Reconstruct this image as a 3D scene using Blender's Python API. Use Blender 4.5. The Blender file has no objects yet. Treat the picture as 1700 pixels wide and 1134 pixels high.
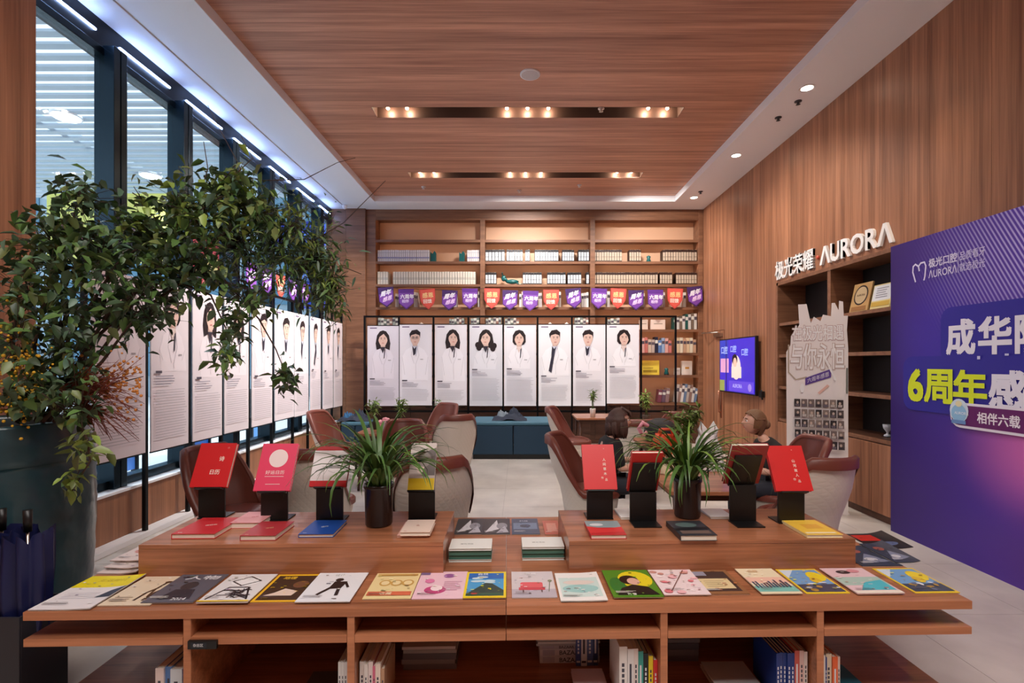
import bpy, bmesh, math, random
from mathutils import Vector, Matrix, Euler

random.seed(7)
S = bpy.context.scene
COL = S.collection
CAMH = 1.6
F = 834.0
CX, CY = 862.0, 603.0

# ------------------------------------------------------------------ camera
cam = bpy.data.cameras.new('camera')
cam.sensor_width = 36.0
cam.lens = 36.0 * F / 1700.0
cam.shift_x = -12.0 / 1700.0
cam.shift_y = 36.0 / 1700.0
cam.clip_start = 0.05
cam.clip_end = 200
cam_o = bpy.data.objects.new('camera', cam)
COL.objects.link(cam_o)
cam_o.location = (0, 0, CAMH)
cam_o.rotation_euler = (math.radians(90), 0, 0)
S.camera = cam_o

# ------------------------------------------------------------------ world, lights, exposure
w = bpy.data.worlds.new('sky')
S.world = w
w.use_nodes = True
bg = w.node_tree.nodes['Background']
bg.inputs[0].default_value = (0.78, 0.87, 1.0, 1)
bg.inputs[1].default_value = 1.6
S.view_settings.view_transform = 'Standard'
S.view_settings.look = 'None'
S.view_settings.exposure = 0.2
S.view_settings.gamma = 1.0
S.view_settings.use_curve_mapping = False

def lamp(name, kind, loc, energy, color=(1, 1, 1), rot=(0, 0, 0), size=0.1, spot=100, blend=1.0, sy=None):
    l = bpy.data.lights.new(name, kind)
    l.energy = energy
    l.color = color
    if kind == 'AREA':
        l.shape = 'RECTANGLE'
        l.size = size
        l.size_y = sy or size
    elif kind == 'SPOT':
        l.shadow_soft_size = size
        l.spot_size = math.radians(spot)
        l.spot_blend = blend
    else:
        l.shadow_soft_size = size
    o = bpy.data.objects.new(name, l)
    COL.objects.link(o)
    o.location = loc
    o.rotation_euler = rot
    return o

WARM = (1.0, 0.86, 0.70)
# added fill light, unseen, under the ceiling over the camera, and a soft sun on the plaza beyond the building's own shade
lamp('hall_fill_light', 'AREA', (0.0, 0.4, 4.60), 180, (1, 0.95, 0.90), (0, 0, 0), 4.6, sy=1.6)
sun = bpy.data.lights.new('sun', 'SUN'); sun.energy = 3.0; sun.angle = math.radians(12); sun.color = (1, .98, .95)
sun_o = bpy.data.objects.new('sun', sun); COL.objects.link(sun_o); sun_o.rotation_euler = Vector((-0.62, -0.35, -0.70)).to_track_quat('-Z', 'Y').to_euler()

# ------------------------------------------------------------------ colour and materials
def s2l(c):
    c = c / 255.0
    return c / 12.92 if c <= 0.04045 else ((c + 0.055) / 1.055) ** 2.4

def rgb(*c):
    if len(c) == 1:
        c = c[0]
    return (s2l(c[0]), s2l(c[1]), s2l(c[2]), 1.0)

MATS = {}
def mat(name, c=(200, 200, 200), rough=0.5, metal=0.0, emit=None, es=1.0, spec=0.5, coat=0.0, var=0.0, bump=None):
    if name in MATS:
        return MATS[name]
    m = bpy.data.materials.new(name)
    m.use_nodes = True
    nt = m.node_tree
    b = nt.nodes['Principled BSDF']
    b.inputs['Base Color'].default_value = rgb(c)
    b.inputs['Roughness'].default_value = rough
    b.inputs['Metallic'].default_value = metal
    b.inputs['Specular IOR Level'].default_value = spec
    b.inputs['Coat Weight'].default_value = coat
    if emit:
        b.inputs['Emission Color'].default_value = rgb(emit)
        b.inputs['Emission Strength'].default_value = es
    if var:
        oi = nt.nodes.new('ShaderNodeObjectInfo')
        hs = nt.nodes.new('ShaderNodeHueSaturation')
        mr = nt.nodes.new('ShaderNodeMapRange')
        mr.inputs[3].default_value = 1 - var
        mr.inputs[4].default_value = 1 + var
        nt.links.new(oi.outputs['Random'], mr.inputs[0])
        nt.links.new(mr.outputs[0], hs.inputs['Value'])
        hs.inputs['Color'].default_value = rgb(c)
        nt.links.new(hs.outputs[0], b.inputs['Base Color'])
    if bump:
        sc, st, dist = bump
        tc = nt.nodes.new('ShaderNodeTexCoord')
        n = nt.nodes.new('ShaderNodeTexNoise')
        n.inputs['Scale'].default_value = sc
        bp = nt.nodes.new('ShaderNodeBump')
        bp.inputs['Strength'].default_value = st
        bp.inputs['Distance'].default_value = dist
        nt.links.new(tc.outputs['Object'], n.inputs['Vector'])
        nt.links.new(n.outputs['Fac'], bp.inputs['Height'])
        nt.links.new(bp.outputs[0], b.inputs['Normal'])
    MATS[name] = m
    return m

def wood(name, light, dark, scale, rough=0.4, var=0.12, fine=6.0, coat=0.0):
    """straight grained veneer: noise stretched along one axis, tinted per board"""
    if name in MATS:
        return MATS[name]
    m = bpy.data.materials.new(name)
    m.use_nodes = True
    nt = m.node_tree
    L = nt.links.new
    b = nt.nodes['Principled BSDF']
    tc = nt.nodes.new('ShaderNodeTexCoord')
    mp = nt.nodes.new('ShaderNodeMapping')
    mp.inputs['Scale'].default_value = scale
    L(tc.outputs['Object'], mp.inputs[0])
    oi = nt.nodes.new('ShaderNodeObjectInfo')
    ad = nt.nodes.new('ShaderNodeVectorMath')
    ad.operation = 'ADD'
    cmb = nt.nodes.new('ShaderNodeMath')
    cmb.operation = 'MULTIPLY'
    cmb.inputs[1].default_value = 37.0
    L(oi.outputs['Random'], cmb.inputs[0])
    L(mp.outputs[0], ad.inputs[0])
    L(cmb.outputs[0], ad.inputs[1])
    n1 = nt.nodes.new('ShaderNodeTexNoise')
    n1.inputs['Scale'].default_value = 1.0
    n1.inputs['Detail'].default_value = 3
    n2 = nt.nodes.new('ShaderNodeTexNoise')
    n2.inputs['Scale'].default_value = fine
    n2.inputs['Detail'].default_value = 4
    L(ad.outputs[0], n1.inputs['Vector'])
    L(ad.outputs[0], n2.inputs['Vector'])
    mx = nt.nodes.new('ShaderNodeMix')
    mx.data_type = 'FLOAT'
    mx.inputs[0].default_value = 0.38
    L(n1.outputs['Fac'], mx.inputs[2])
    L(n2.outputs['Fac'], mx.inputs[3])
    rp = nt.nodes.new('ShaderNodeValToRGB')
    rp.color_ramp.elements[0].position = 0.30
    rp.color_ramp.elements[0].color = rgb(dark)
    rp.color_ramp.elements[1].position = 0.68
    rp.color_ramp.elements[1].color = rgb(light)
    L(mx.outputs[0], rp.inputs[0])
    hs = nt.nodes.new('ShaderNodeHueSaturation')
    mr = nt.nodes.new('ShaderNodeMapRange')
    mr.inputs[3].default_value = 1 - var
    mr.inputs[4].default_value = 1 + var
    L(oi.outputs['Random'], mr.inputs[0])
    L(mr.outputs[0], hs.inputs['Value'])
    L(rp.outputs[0], hs.inputs['Color'])
    L(hs.outputs[0], b.inputs['Base Color'])
    b.inputs['Roughness'].default_value = rough
    b.inputs['Coat Weight'].default_value = coat
    MATS[name] = m
    return m

def print_mat(name='print_ink', rough=0.45, emit=0.0, spec=0.4, coat=0.0):
    if name in MATS:
        return MATS[name]
    m = bpy.data.materials.new(name)
    m.use_nodes = True
    nt = m.node_tree
    b = nt.nodes['Principled BSDF']
    a = nt.nodes.new('ShaderNodeAttribute')
    a.attribute_name = 'Col'
    nt.links.new(a.outputs['Color'], b.inputs['Base Color'])
    b.inputs['Roughness'].default_value = rough
    b.inputs['Specular IOR Level'].default_value = spec
    b.inputs['Coat Weight'].default_value = coat
    if emit:
        nt.links.new(a.outputs['Color'], b.inputs['Emission Color'])
        b.inputs['Emission Strength'].default_value = emit
    MATS[name] = m
    return m

# ------------------------------------------------------------------ tags
def tag(o, label=None, cat=None, group=None, kind=None):
    if label:
        o['label'] = label
    if cat:
        o['category'] = cat
    if group:
        o['group'] = group
    if kind:
        o['kind'] = kind
    return o

def empty(name, loc=(0, 0, 0), rz=0.0, label=None, cat=None, group=None, kind=None):
    o = bpy.data.objects.new(name, None)
    o.empty_display_size = 0.05
    COL.objects.link(o)
    o.location = loc
    o.rotation_euler = (0, 0, rz)
    return tag(o, label, cat, group, kind)

def link(name, me, parent=None, M=None):
    o = bpy.data.objects.new(name, me)
    COL.objects.link(o)
    if parent is not None:
        o.parent = parent
    if M is not None:
        o.matrix_local = M
    return o

def copy_tree(o, parent=None):
    c = o.copy()
    COL.objects.link(c)
    if parent is not None:
        c.parent = parent
    for ch in list(o.children):
        copy_tree(ch, c)
    return c

# ------------------------------------------------------------------ mesh builder
class MB:
    def __init__(s):
        s.v, s.f, s.mi, s.c, s.sm = [], [], [], [], []

    def add(s, vs, fs, mi=0, col=(1, 1, 1, 1), smooth=False):
        k = len(s.v)
        s.v.extend([tuple(v) for v in vs])
        for f in fs:
            s.f.append([i + k for i in f])
            s.mi.append(mi)
            s.c.append(col)
            s.sm.append(smooth)
        return s

    def box(s, x0, x1, y0, y1, z0, z1, mi=0, col=(1, 1, 1, 1)):
        vs = [(x0, y0, z0), (x1, y0, z0), (x1, y1, z0), (x0, y1, z0), (x0, y0, z1), (x1, y0, z1), (x1, y1, z1), (x0, y1, z1)]
        fs = [(0, 3, 2, 1), (4, 5, 6, 7), (0, 1, 5, 4), (1, 2, 6, 5), (2, 3, 7, 6), (3, 0, 4, 7)]
        return s.add(vs, fs, mi, col)

    def prism(s, pts, z0, z1, mi=0, col=(1, 1, 1, 1), M=None):
        n = len(pts)
        vs = [Vector((p[0], p[1], z0)) for p in pts] + [Vector((p[0], p[1], z1)) for p in pts]
        if M is not None:
            vs = [M @ v for v in vs]
        fs = [tuple(range(n - 1, -1, -1)), tuple(range(n, 2 * n))]
        for i in range(n):
            j = (i + 1) % n
            fs.append((i, j, n + j, n + i))
        return s.add(vs, fs, mi, col)

    def lathe(s, prof, n=24, c=(0, 0, 0), mi=0, col=(1, 1, 1, 1), smooth=True, cap=True):
        vs, fs = [], []
        for r, z in prof:
            for i in range(n):
                a = 2 * math.pi * i / n
                vs.append((c[0] + r * math.cos(a), c[1] + r * math.sin(a), c[2] + z))
        for j in range(len(prof) - 1):
            for i in range(n):
                k = (i + 1) % n
                fs.append((j * n + i, j * n + k, (j + 1) * n + k, (j + 1) * n + i))
        if cap:
            if prof[0][0] > 1e-6:
                fs.append(tuple(range(n - 1, -1, -1)))
            if prof[-1][0] > 1e-6:
                fs.append(tuple(range((len(prof) - 1) * n, len(prof) * n)))
        return s.add(vs, fs, mi, col, smooth)

    def tube(s, path, r, n=8, mi=0, col=(1, 1, 1, 1), smooth=True, flat=1.0):
        path = [Vector(p) for p in path]
        rs = r if isinstance(r, (list, tuple)) else [r] * len(path)
        vs, fs = [], []
        ref = None
        for i, p in enumerate(path):
            t = (path[min(i + 1, len(path) - 1)] - path[max(i - 1, 0)])
            if t.length < 1e-9:
                t = Vector((0, 0, 1))
            t.normalize()
            if ref is None:
                ref = Vector((0, 0, 1)) if abs(t.z) < 0.9 else Vector((1, 0, 0))
            u = ref - t * ref.dot(t)
            if u.length < 1e-6:
                u = t.orthogonal()
            u.normalize()
            ref = u
            b = t.cross(u)
            for k in range(n):
                a = 2 * math.pi * (k + 0.5) / n
                vs.append(p + (u * math.cos(a) * flat + b * math.sin(a)) * rs[i])
        for j in range(len(path) - 1):
            for k in range(n):
                q = (k + 1) % n
                fs.append((j * n + k, j * n + q, (j + 1) * n + q, (j + 1) * n + k))
        fs.append(tuple(range(n - 1, -1, -1)))
        fs.append(tuple(range((len(path) - 1) * n, len(path) * n)))
        return s.add(vs, fs, mi, col, smooth)

    def ball(s, c, r, n=12, m=8, mi=0, col=(1, 1, 1, 1), sc=(1, 1, 1)):
        vs, fs = [], []
        for j in range(m + 1):
            th = math.pi * j / m
            for i in range(n):
                a = 2 * math.pi * i / n
                vs.append((c[0] + r * sc[0] * math.sin(th) * math.cos(a), c[1] + r * sc[1] * math.sin(th) * math.sin(a), c[2] + r * sc[2] * math.cos(th)))
        for j in range(m):
            for i in range(n):
                k = (i + 1) % n
                fs.append((j * n + i, (j + 1) * n + i, (j + 1) * n + k, j * n + k))
        return s.add(vs, fs, mi, col, True)

    def mesh(s, name, mats=None, weld=False):
        me = bpy.data.meshes.new(name)
        me.from_pydata(s.v, [], s.f)
        me.polygons.foreach_set('material_index', s.mi)
        me.polygons.foreach_set('use_smooth', s.sm)
        if any(c != (1, 1, 1, 1) for c in s.c):
            ca = me.color_attributes.new('Col', 'FLOAT_COLOR', 'CORNER')
            buf = []
            for f, c in zip(s.f, s.c):
                buf.extend(list(c) * len(f))
            ca.data.foreach_set('color', buf)
        for m in (mats if isinstance(mats, (list, tuple)) else [mats]):
            if m:
                me.materials.append(m)
        if weld:
            bm = bmesh.new()
            bm.from_mesh(me)
            bmesh.ops.remove_doubles(bm, verts=bm.verts, dist=1e-5)
            bm.to_mesh(me)
            bm.free()
        me.update()
        return me

    def build(s, name, mats=None, parent=None, M=None, bevel=0.0, seg=2, weld=False):
        o = link(name, s.mesh(name, mats, weld), parent, M)
        if bevel:
            md = o.modifiers.new('bevel', 'BEVEL')
            md.width = bevel
            md.segments = seg
            md.limit_method = 'ANGLE'
        return o

def rrect(x0, y0, x1, y1, r, n=4):
    pts = []
    for cx, cy, a0 in ((x1 - r, y0 + r, -90), (x1 - r, y1 - r, 0), (x0 + r, y1 - r, 90), (x0 + r, y0 + r, 180)):
        for i in range(n + 1):
            a = math.radians(a0 + 90.0 * i / n)
            pts.append((cx + r * math.cos(a), cy + r * math.sin(a)))
    return pts

# ------------------------------------------------------------------ flat print: coloured ink shapes on a sheet
_T = {}
def text_geo(body, bold=0.0):
    key = (body, bold)
    if key not in _T:
        cu = bpy.data.curves.new('ink', 'FONT')
        cu.body = body
        cu.size = 1.0
        cu.offset = bold
        cu.resolution_u = 3
        o = bpy.data.objects.new('ink', cu)
        me = o.to_mesh()
        vs = [(v.co.x, v.co.y) for v in me.vertices]
        fs = [tuple(p.vertices) for p in me.polygons]
        o.to_mesh_clear()
        bpy.data.objects.remove(o)
        bpy.data.curves.remove(cu)
        if vs:
            x0 = min(v[0] for v in vs); x1 = max(v[0] for v in vs)
            y0 = min(v[1] for v in vs); y1 = max(v[1] for v in vs)
        else:
            x0 = y0 = 0; x1 = y1 = 1
        _T[key] = (vs, fs, x0, x1, y0, y1)
    return _T[key]

class Art:
    def __init__(s, step=0.0005):
        s.b = MB()
        s.z = step
        s.step = step

    def _up(s):
        s.z += s.step

    def poly(s, pts, c):
        a = sum(pts[i][0] * pts[(i + 1) % len(pts)][1] - pts[(i + 1) % len(pts)][0] * pts[i][1] for i in range(len(pts)))
        if a < 0:
            pts = pts[::-1]
        s.b.add([(p[0], p[1], s.z) for p in pts], [tuple(range(len(pts)))], 0, rgb(c))
        s._up()

    def rect(s, x0, y0, x1, y1, c):
        s.poly([(x0, y0), (x1, y0), (x1, y1), (x0, y1)], c)

    def rects(s, rs, c):
        for x0, y0, x1, y1 in rs:
            s.b.add([(x0, y0, s.z), (x1, y0, s.z), (x1, y1, s.z), (x0, y1, s.z)], [(0, 1, 2, 3)], 0, rgb(c))
        s._up()

    def ell(s, cx, cy, rx, ry, c, a0=0, a1=360, n=20):
        pts = [(cx + rx * math.cos(math.radians(a0 + (a1 - a0) * i / n)), cy + ry * math.sin(math.radians(a0 + (a1 - a0) * i / n))) for i in range(n + (0 if a1 - a0 >= 360 else 1))]
        s.poly(pts, c)

    def line(s, pts, wd, c):
        for i in range(len(pts) - 1):
            a, b = Vector(pts[i]), Vector(pts[i + 1])
            d = (b - a)
            if d.length < 1e-9:
                continue
            d.normalize()
            n = Vector((-d.y, d.x)) * wd / 2
            e = d * wd * 0.3
            q = [a - n - e, b - n + e, b + n + e, a + n - e]
            s.b.add([(p.x, p.y, s.z + i * 0.00002) for p in q], [(0, 1, 2, 3)], 0, rgb(c))
        s._up()

    def text(s, body, x, y, h, c, bold=0.0, fit_w=None, shear=0.0, align='l', M=None):
        """h = height of the glyph box, x y = lower left"""
        vs, fs, x0, x1, y0, y1 = text_geo(body)
        k = h / max(y1 - y0, 1e-6)
        kx = k if fit_w is None else fit_w / max(x1 - x0, 1e-6)
        off = 0 if align == 'l' else -(x1 - x0) * kx / 2
        out = []
        for v in vs:
            px, py = (v[0] - x0) * kx + off, (v[1] - y0) * k
            px += py * shear
            if M:
                px, py = M[0] * px + M[1] * py, M[2] * px + M[3] * py
            out.append((x + px, y + py, s.z))
        bo = bold * k * .9
        for i, (ox, oy) in enumerate(((0, 0), (bo, bo), (-bo, -bo), (bo, -bo), (-bo, bo)) if bo > 0 else ((0, 0),)):
            s.b.add([(v[0] + ox, v[1] + oy, v[2] + i * .00004) for v in out], fs, 0, rgb(c))
        s._up()

    def lines(s, x0, y1, x1, n, pitch, th, c, rnd=0.25):
        s.rects([(x0, y1 - i * pitch - th, x1 - (x1 - x0) * random.random() * rnd, y1 - i * pitch) for i in range(n)], c)

    def build(s, name, parent, M=None, m=None):
        return s.b.build(name, m or print_mat(), parent, M)

def frame(loc, ax, ay, az):
    M = Matrix.Identity(4)
    for i in range(3):
        M[i][0], M[i][1], M[i][2], M[i][3] = ax[i], ay[i], az[i], loc[i]
    return M

def face_cam(loc):
    return frame(loc, (1, 0, 0), (0, 0, 1), (0, -1, 0))
def face_left(loc):      # on the right wall, facing -X ; u runs towards the camera
    return frame(loc, (0, -1, 0), (0, 0, 1), (-1, 0, 0))
def face_right(loc):     # on the left wall, facing +X ; u runs away from the camera
    return frame(loc, (0, 1, 0), (0, 0, 1), (1, 0, 0))

def P(px, py, d):
    return Vector(((px - CX) / F * d, d, CAMH - (py - CY) / F * d))

# ================================================================== STRUCTURE
W_CEIL = wood('ceiling_veneer', (224, 166, 136), (146, 92, 70), (0.35, 13, 1), 0.42, 0.10, 5)
W_WALL = wood('wall_veneer', (190, 132, 98), (112, 68, 46), (12, 12, 0.30), 0.42, 0.09, 5)
W_DADO = wood('dado_veneer', (170, 116, 84), (118, 76, 54), (12, 12, 0.4), 0.45, 0.08, 5)
W_CASE = wood('bookcase_veneer', (150, 104, 76), (104, 66, 46), (0.8, 10, 14), 0.45, 0.05, 5)
W_DARK = wood('dark_veneer', (98, 62, 44), (64, 38, 26), (0.8, 10, 14), 0.45, 0.05, 5)
W_TABLE = wood('table_veneer', (192, 126, 90), (116, 68, 42), (0.7, 16, 16), 0.32, 0.04, 5, coat=0.15)
W_EDGE = wood('edge_veneer', (204, 136, 96), (164, 102, 68), (0.7, 16, 16), 0.35, 0.04, 5)
WHITE = mat('white_paint', (246, 245, 248), 0.6)
WHITE_SOFT = mat('white_paint_cool', (240, 242, 248), 0.55)
BLACK_METAL = mat('black_metal', (16, 17, 20), 0.35, 0.6)
MULLION = mat('blue_black_aluminium', (34, 50, 60), 0.25, 0.7)
STEEL = mat('brushed_steel', (190, 180, 170), 0.3, 1.0)
BLACK = mat('black_plastic', (14, 14, 16), 0.4)
GLOW = mat('lamp_lens', (255, 250, 240), 0.5, emit=(255, 238, 214), es=14)

# floor with stone tiles
m = bpy.data.materials.new('floor_stone'); m.use_nodes = True
nt = m.node_tree; L = nt.links.new; b = nt.nodes['Principled BSDF']
tc = nt.nodes.new('ShaderNodeTexCoord'); n = nt.nodes.new('ShaderNodeTexNoise'); n.inputs['Scale'].default_value = 2.2; n.inputs['Detail'].default_value = 6
r = nt.nodes.new('ShaderNodeValToRGB'); r.color_ramp.elements[0].color = rgb(190, 181, 174); r.color_ramp.elements[1].color = rgb(216, 208, 200)
r.color_ramp.elements[0].position = 0.35; r.color_ramp.elements[1].position = 0.7
L(tc.outputs['Object'], n.inputs['Vector']); L(n.outputs['Fac'], r.inputs[0]); L(r.outputs[0], b.inputs['Base Color']); b.inputs['Roughness'].default_value = 0.28
FLOOR_M = m
fl = tag(MB().box(-3.6, 4.1, -3.2, 10.4, -0.12, -0.006).build('floor', mat('grout', (168, 161, 156), 0.6)), kind='structure')
ny, nx = 17, 9
for j in range(ny):
    for i in range(nx):
        x0, y0 = -3.6 + i * 0.856, -3.2 + j * 0.8
        MB().box(x0 + .0015, x0 + .8545, y0 + .0015, y0 + .7985, -0.006, 0).build('tile', FLOOR_M, fl)

# ceiling slab, planks and light slots
ZC = 4.76
SLOTS = [(6.20, 6.47, -1.83, 2.04), (8.32, 8.57, -1.85, 2.06)]
ce = tag(MB().box(-3.8, 3.8, -3.2, 10.4, 4.95, 5.05).build('ceiling', WHITE), kind='structure')
keys = [-3.2, 6.20, 6.47, 8.32, 8.57, 9.48]
for a, bb in zip(keys, keys[1:]):
    k = max(1, round((bb - a) / 0.14))
    slot = [s_ for s_ in SLOTS if abs(s_[0] - a) < 1e-6]
    for i in range(k):
        y0, y1 = a + (bb - a) * i / k + 0.001, a + (bb - a) * (i + 1) / k - 0.001
        runs = [(-2.73, 2.94)] if not slot else [(-2.73, slot[0][2]), (slot[0][3], 2.94)]
        for x0, x1 in runs:
            MB().box(x0, x1, y0, y1, ZC, ZC + 0.02).build('plank', W_CEIL, ce)

tag(MB().box(-3.40, -2.73, -3.2, 9.97, 4.65, 4.95).build('trim_1', WHITE_SOFT, bevel=0.004), kind='structure')
tag(MB().box(-3.70, -3.405, -3.2, 9.97, 4.64, 4.95).build('trim_2', WHITE_SOFT, bevel=0.004), kind='structure')
tag(MB().box(2.94, 3.75, -3.2, 9.97, 4.65, 4.95).build('trim_3', WHITE, bevel=0.004), kind='structure')
tag(MB().box(-2.73, 2.94, 9.48, 9.97, 4.65, 4.95).build('trim_4', WHITE, bevel=0.004), kind='structure')

# left wall: timber pier by the camera, low panelled wall under the windows
wl = tag(MB().box(-3.9, -3.50, -3.2, 3.62, 0, 4.64).build('wall_left', W_DADO), kind='structure')
for i in range(12):
    y0 = -3.2 + i * 0.5683
    MB().box(-3.50, -3.48, y0 + .002, y0 + .5663, 0, 4.64).build('panel', W_WALL, wl)
lw = tag(MB().box(-3.9, -3.57, 3.62, 9.95, 0, 0.45).build('wall_left_low', W_DADO), kind='structure')
for i in range(11):
    y0 = 3.62 + i * 0.5755
    MB().box(-3.57, -3.55, y0 + .002, y0 + .5735, 0.05, 0.45).build('panel', W_DADO, lw)
tag(MB().box(-3.80, -3.53, 3.62, 9.95, 0.45, 0.475).build('trim_5', WHITE, bevel=0.003), kind='structure')
tag(MB().box(-3.55, -3.42, 3.62, 9.95, 0.0, 0.05).build('baseboard_left', WHITE, bevel=0.004), kind='structure')
# window head and light slits
tag(MB().box(-3.9, -3.70, 3.62, 9.95, 4.40, 4.95).build('trim_6', BLACK_METAL), kind='structure')

# glass
g = bpy.data.materials.new('window_glass'); g.use_nodes = True
nt = g.node_tree
for nd in list(nt.nodes):
    nt.nodes.remove(nd)
out = nt.nodes.new('ShaderNodeOutputMaterial'); mixs = nt.nodes.new('ShaderNodeMixShader'); tr = nt.nodes.new('ShaderNodeBsdfTransparent'); gl = nt.nodes.new('ShaderNodeBsdfGlossy')
fr = nt.nodes.new('ShaderNodeFresnel'); fr.inputs[0].default_value = 1.35
tr.inputs[0].default_value = (0.86, 0.93, 0.96, 1); gl.inputs['Roughness'].default_value = 0.02
ge = nt.nodes.new('ShaderNodeNewGeometry'); ior = nt.nodes.new('ShaderNodeMapRange'); ior.inputs[3].default_value = 1.35; ior.inputs[4].default_value = 1 / 1.35
nt.links.new(ge.outputs['Backfacing'], ior.inputs[0]); nt.links.new(ior.outputs[0], fr.inputs[0])
nt.links.new(fr.outputs[0], mixs.inputs[0]); nt.links.new(tr.outputs[0], mixs.inputs[1]); nt.links.new(gl.outputs[0], mixs.inputs[2]); nt.links.new(mixs.outputs[0], out.inputs[0])
GLASS = g

mull = [4.54 + 0.93 * i for i in range(6)]
edges = [3.62] + mull + [9.95]
for i in range(7):
    y0, y1 = edges[i], edges[i + 1]
    wn = empty('window_%d' % (i + 1), (-3.72, (y0 + y1) / 2, 0.475), kind='structure')
    hw = (y1 - y0) / 2
    MB().box(-0.012, 0.0, -hw, hw, 0.0, 3.93).build('pane', GLASS, wn)
    MB().box(-0.06, 0.07, -hw, hw, 0.0, 0.075).box(-0.06, 0.03, -hw, hw, 3.86, 3.93).build('window_frame', MULLION, wn, bevel=0.004)
    MB().box(0.02, 0.035, -hw + .10, hw - .16, 4.03, 4.043).build('light_slit', mat('bright_slit', (235, 240, 250), 0.5, emit=(160, 192, 255), es=36.0), wn)  # slit glow set strong and blue to brighten the soffit
    if i < 6:
        MB().box(-0.06, 0.12, hw - .075, hw - .006, 0, 3.95).box(-0.06, 0.12, hw + .006, hw + .075, 0, 3.95).box(-0.06, 0.105, hw - .008, hw + .008, 0, 3.95).build('mullion', MULLION, wn, bevel=0.003)

# back wall: timber pier beside the bookcase, then the wall behind it
wb = tag(MB().box(-3.9, 3.9, 10.30, 10.40, 0, 4.95).build('wall_back', W_DARK), kind='structure')
for i in range(2):
    MB().box(-3.80 + i * .385, -3.80 + (i + 1) * .385 - .004, 9.90, 9.93, 0, 4.65).build('panel', W_CASE, wb)
MB().box(-3.80, -3.04, 9.93, 10.3, 0, 4.65).build('pier', W_CASE, wb)

tag(MB().box(-3.9, 4.1, -3.3, -3.2, 0, 4.95).build('wall_front_blocker', W_DADO), kind='structure')  # unseen end wall, added to cut light from behind the camera
# right wall with vertical boards; recess for the display cabinet, flush door near the back
wr = tag(MB().box(4.06, 4.16, -3.2, 10.4, 0, 4.95).build('wall_right', W_DARK), kind='structure')
XR = 3.65
def boards(y0, y1, z0, z1, wdt=0.30):
    k = max(1, round((y1 - y0) / wdt))
    for i in range(k):
        a, c = y0 + (y1 - y0) * i / k, y0 + (y1 - y0) * (i + 1) / k
        MB().box(XR, XR + 0.03, a + .0012, c - .0012, z0, z1).build('panel', W_WALL, wr)
boards(-3.2, 3.0, 0, 4.66)
boards(3.0, 7.11, 2.73, 4.66)
boards(7.11, 8.93, 0, 4.66)
boards(8.93, 9.88, 2.20, 4.66)
boards(9.88, 9.97, 0, 4.66)
MB().box(XR + .03, 4.06, 7.11, 10.3, 0, 4.66).box(XR + .03, 4.06, -3.2, 3.0, 0, 4.66).box(XR + .03, 4.06, 3.0, 7.11, 2.73, 4.66).build('core', W_DARK, wr)
dr = empty('door_1', (XR, 9.40, 0), kind='structure')
MB().box(-0.012, 0.028, -.462, .472, 0.01, 2.19).build('door_panel', W_WALL, dr, bevel=0.002)
MB().tube([(-.012, -.36, 1.10), (-.06, -.36, 1.10), (-.06, -.36, .72), (-.012, -.36, .72)], 0.014, 8).box(-.02, -.012, -.385, -.335, .62, 1.18).build('door_handle', mat('copper_handle', (176, 120, 96), 0.3, 0.9), dr)
MB().box(-.07, -.012, -.42, -.14, 2.08, 2.14).tube([(-.04, -.28, 2.16), (-.16, .2, 2.17), (-.02, .45, 2.2)], 0.012, 6).build('door_closer', STEEL, dr)

# ------------------------------------------------------------------ outdoors
tag(MB().box(-40, -3.9, -20, 60, -0.1, -0.02).build('ground_outdoors', mat('pale_paving', (214, 214, 212), 0.7)), kind='structure')
can = empty('outdoor_canopy', (-3.95, 0, 5.2), kind='structure')
sl = MB().box(-6.6, 0, -.052, .052, 0, .03).mesh('slat', mat('canopy_white', (180, 190, 200), 0.6))
for i in range(46):
    o = link('slat', sl, can); o.location = (0, 1.2 + i * 0.215, 0)
for x in (-6.5, -3.3, -0.1):
    MB().box(x - .05, x + .05, 0.5, 11.2, .03, .15).build('beam', mat('canopy_white', ()), can)
for px, py, d, wh in ((110, 193, 7.3, 'nearest'), (250, 300, 9.6, 'second'), (60, 60, 5.0, 'added close')):  # second and close lamps are added to brighten the paving
    p = P(px, py, d)
    cl = tag(empty('canopy_lamp', (p.x, p.y, 5.19)), '%s round white lamp under the slatted canopy outside the windows' % wh, 'lamp', 'canopy lamps outdoors')
    MB().lathe([(0.16, 0), (0.17, -.02), (0.15, -.035), (0.0, -.035)], 20).build('lamp_lens', mat('canopy_lamp', (255, 255, 255), 0.4, emit=(255, 255, 255), es=6), cl)
    MB().lathe([(0.19, 0.02), (0.19, -.015), (0.17, -.015)], 20).build('lamp_rim', WHITE, cl)
    lamp('canopy_spot', 'SPOT', (p.x, p.y, 5.13), 500, (.92, .96, 1), (0, 0, 0), .15, 130, 1)

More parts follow.
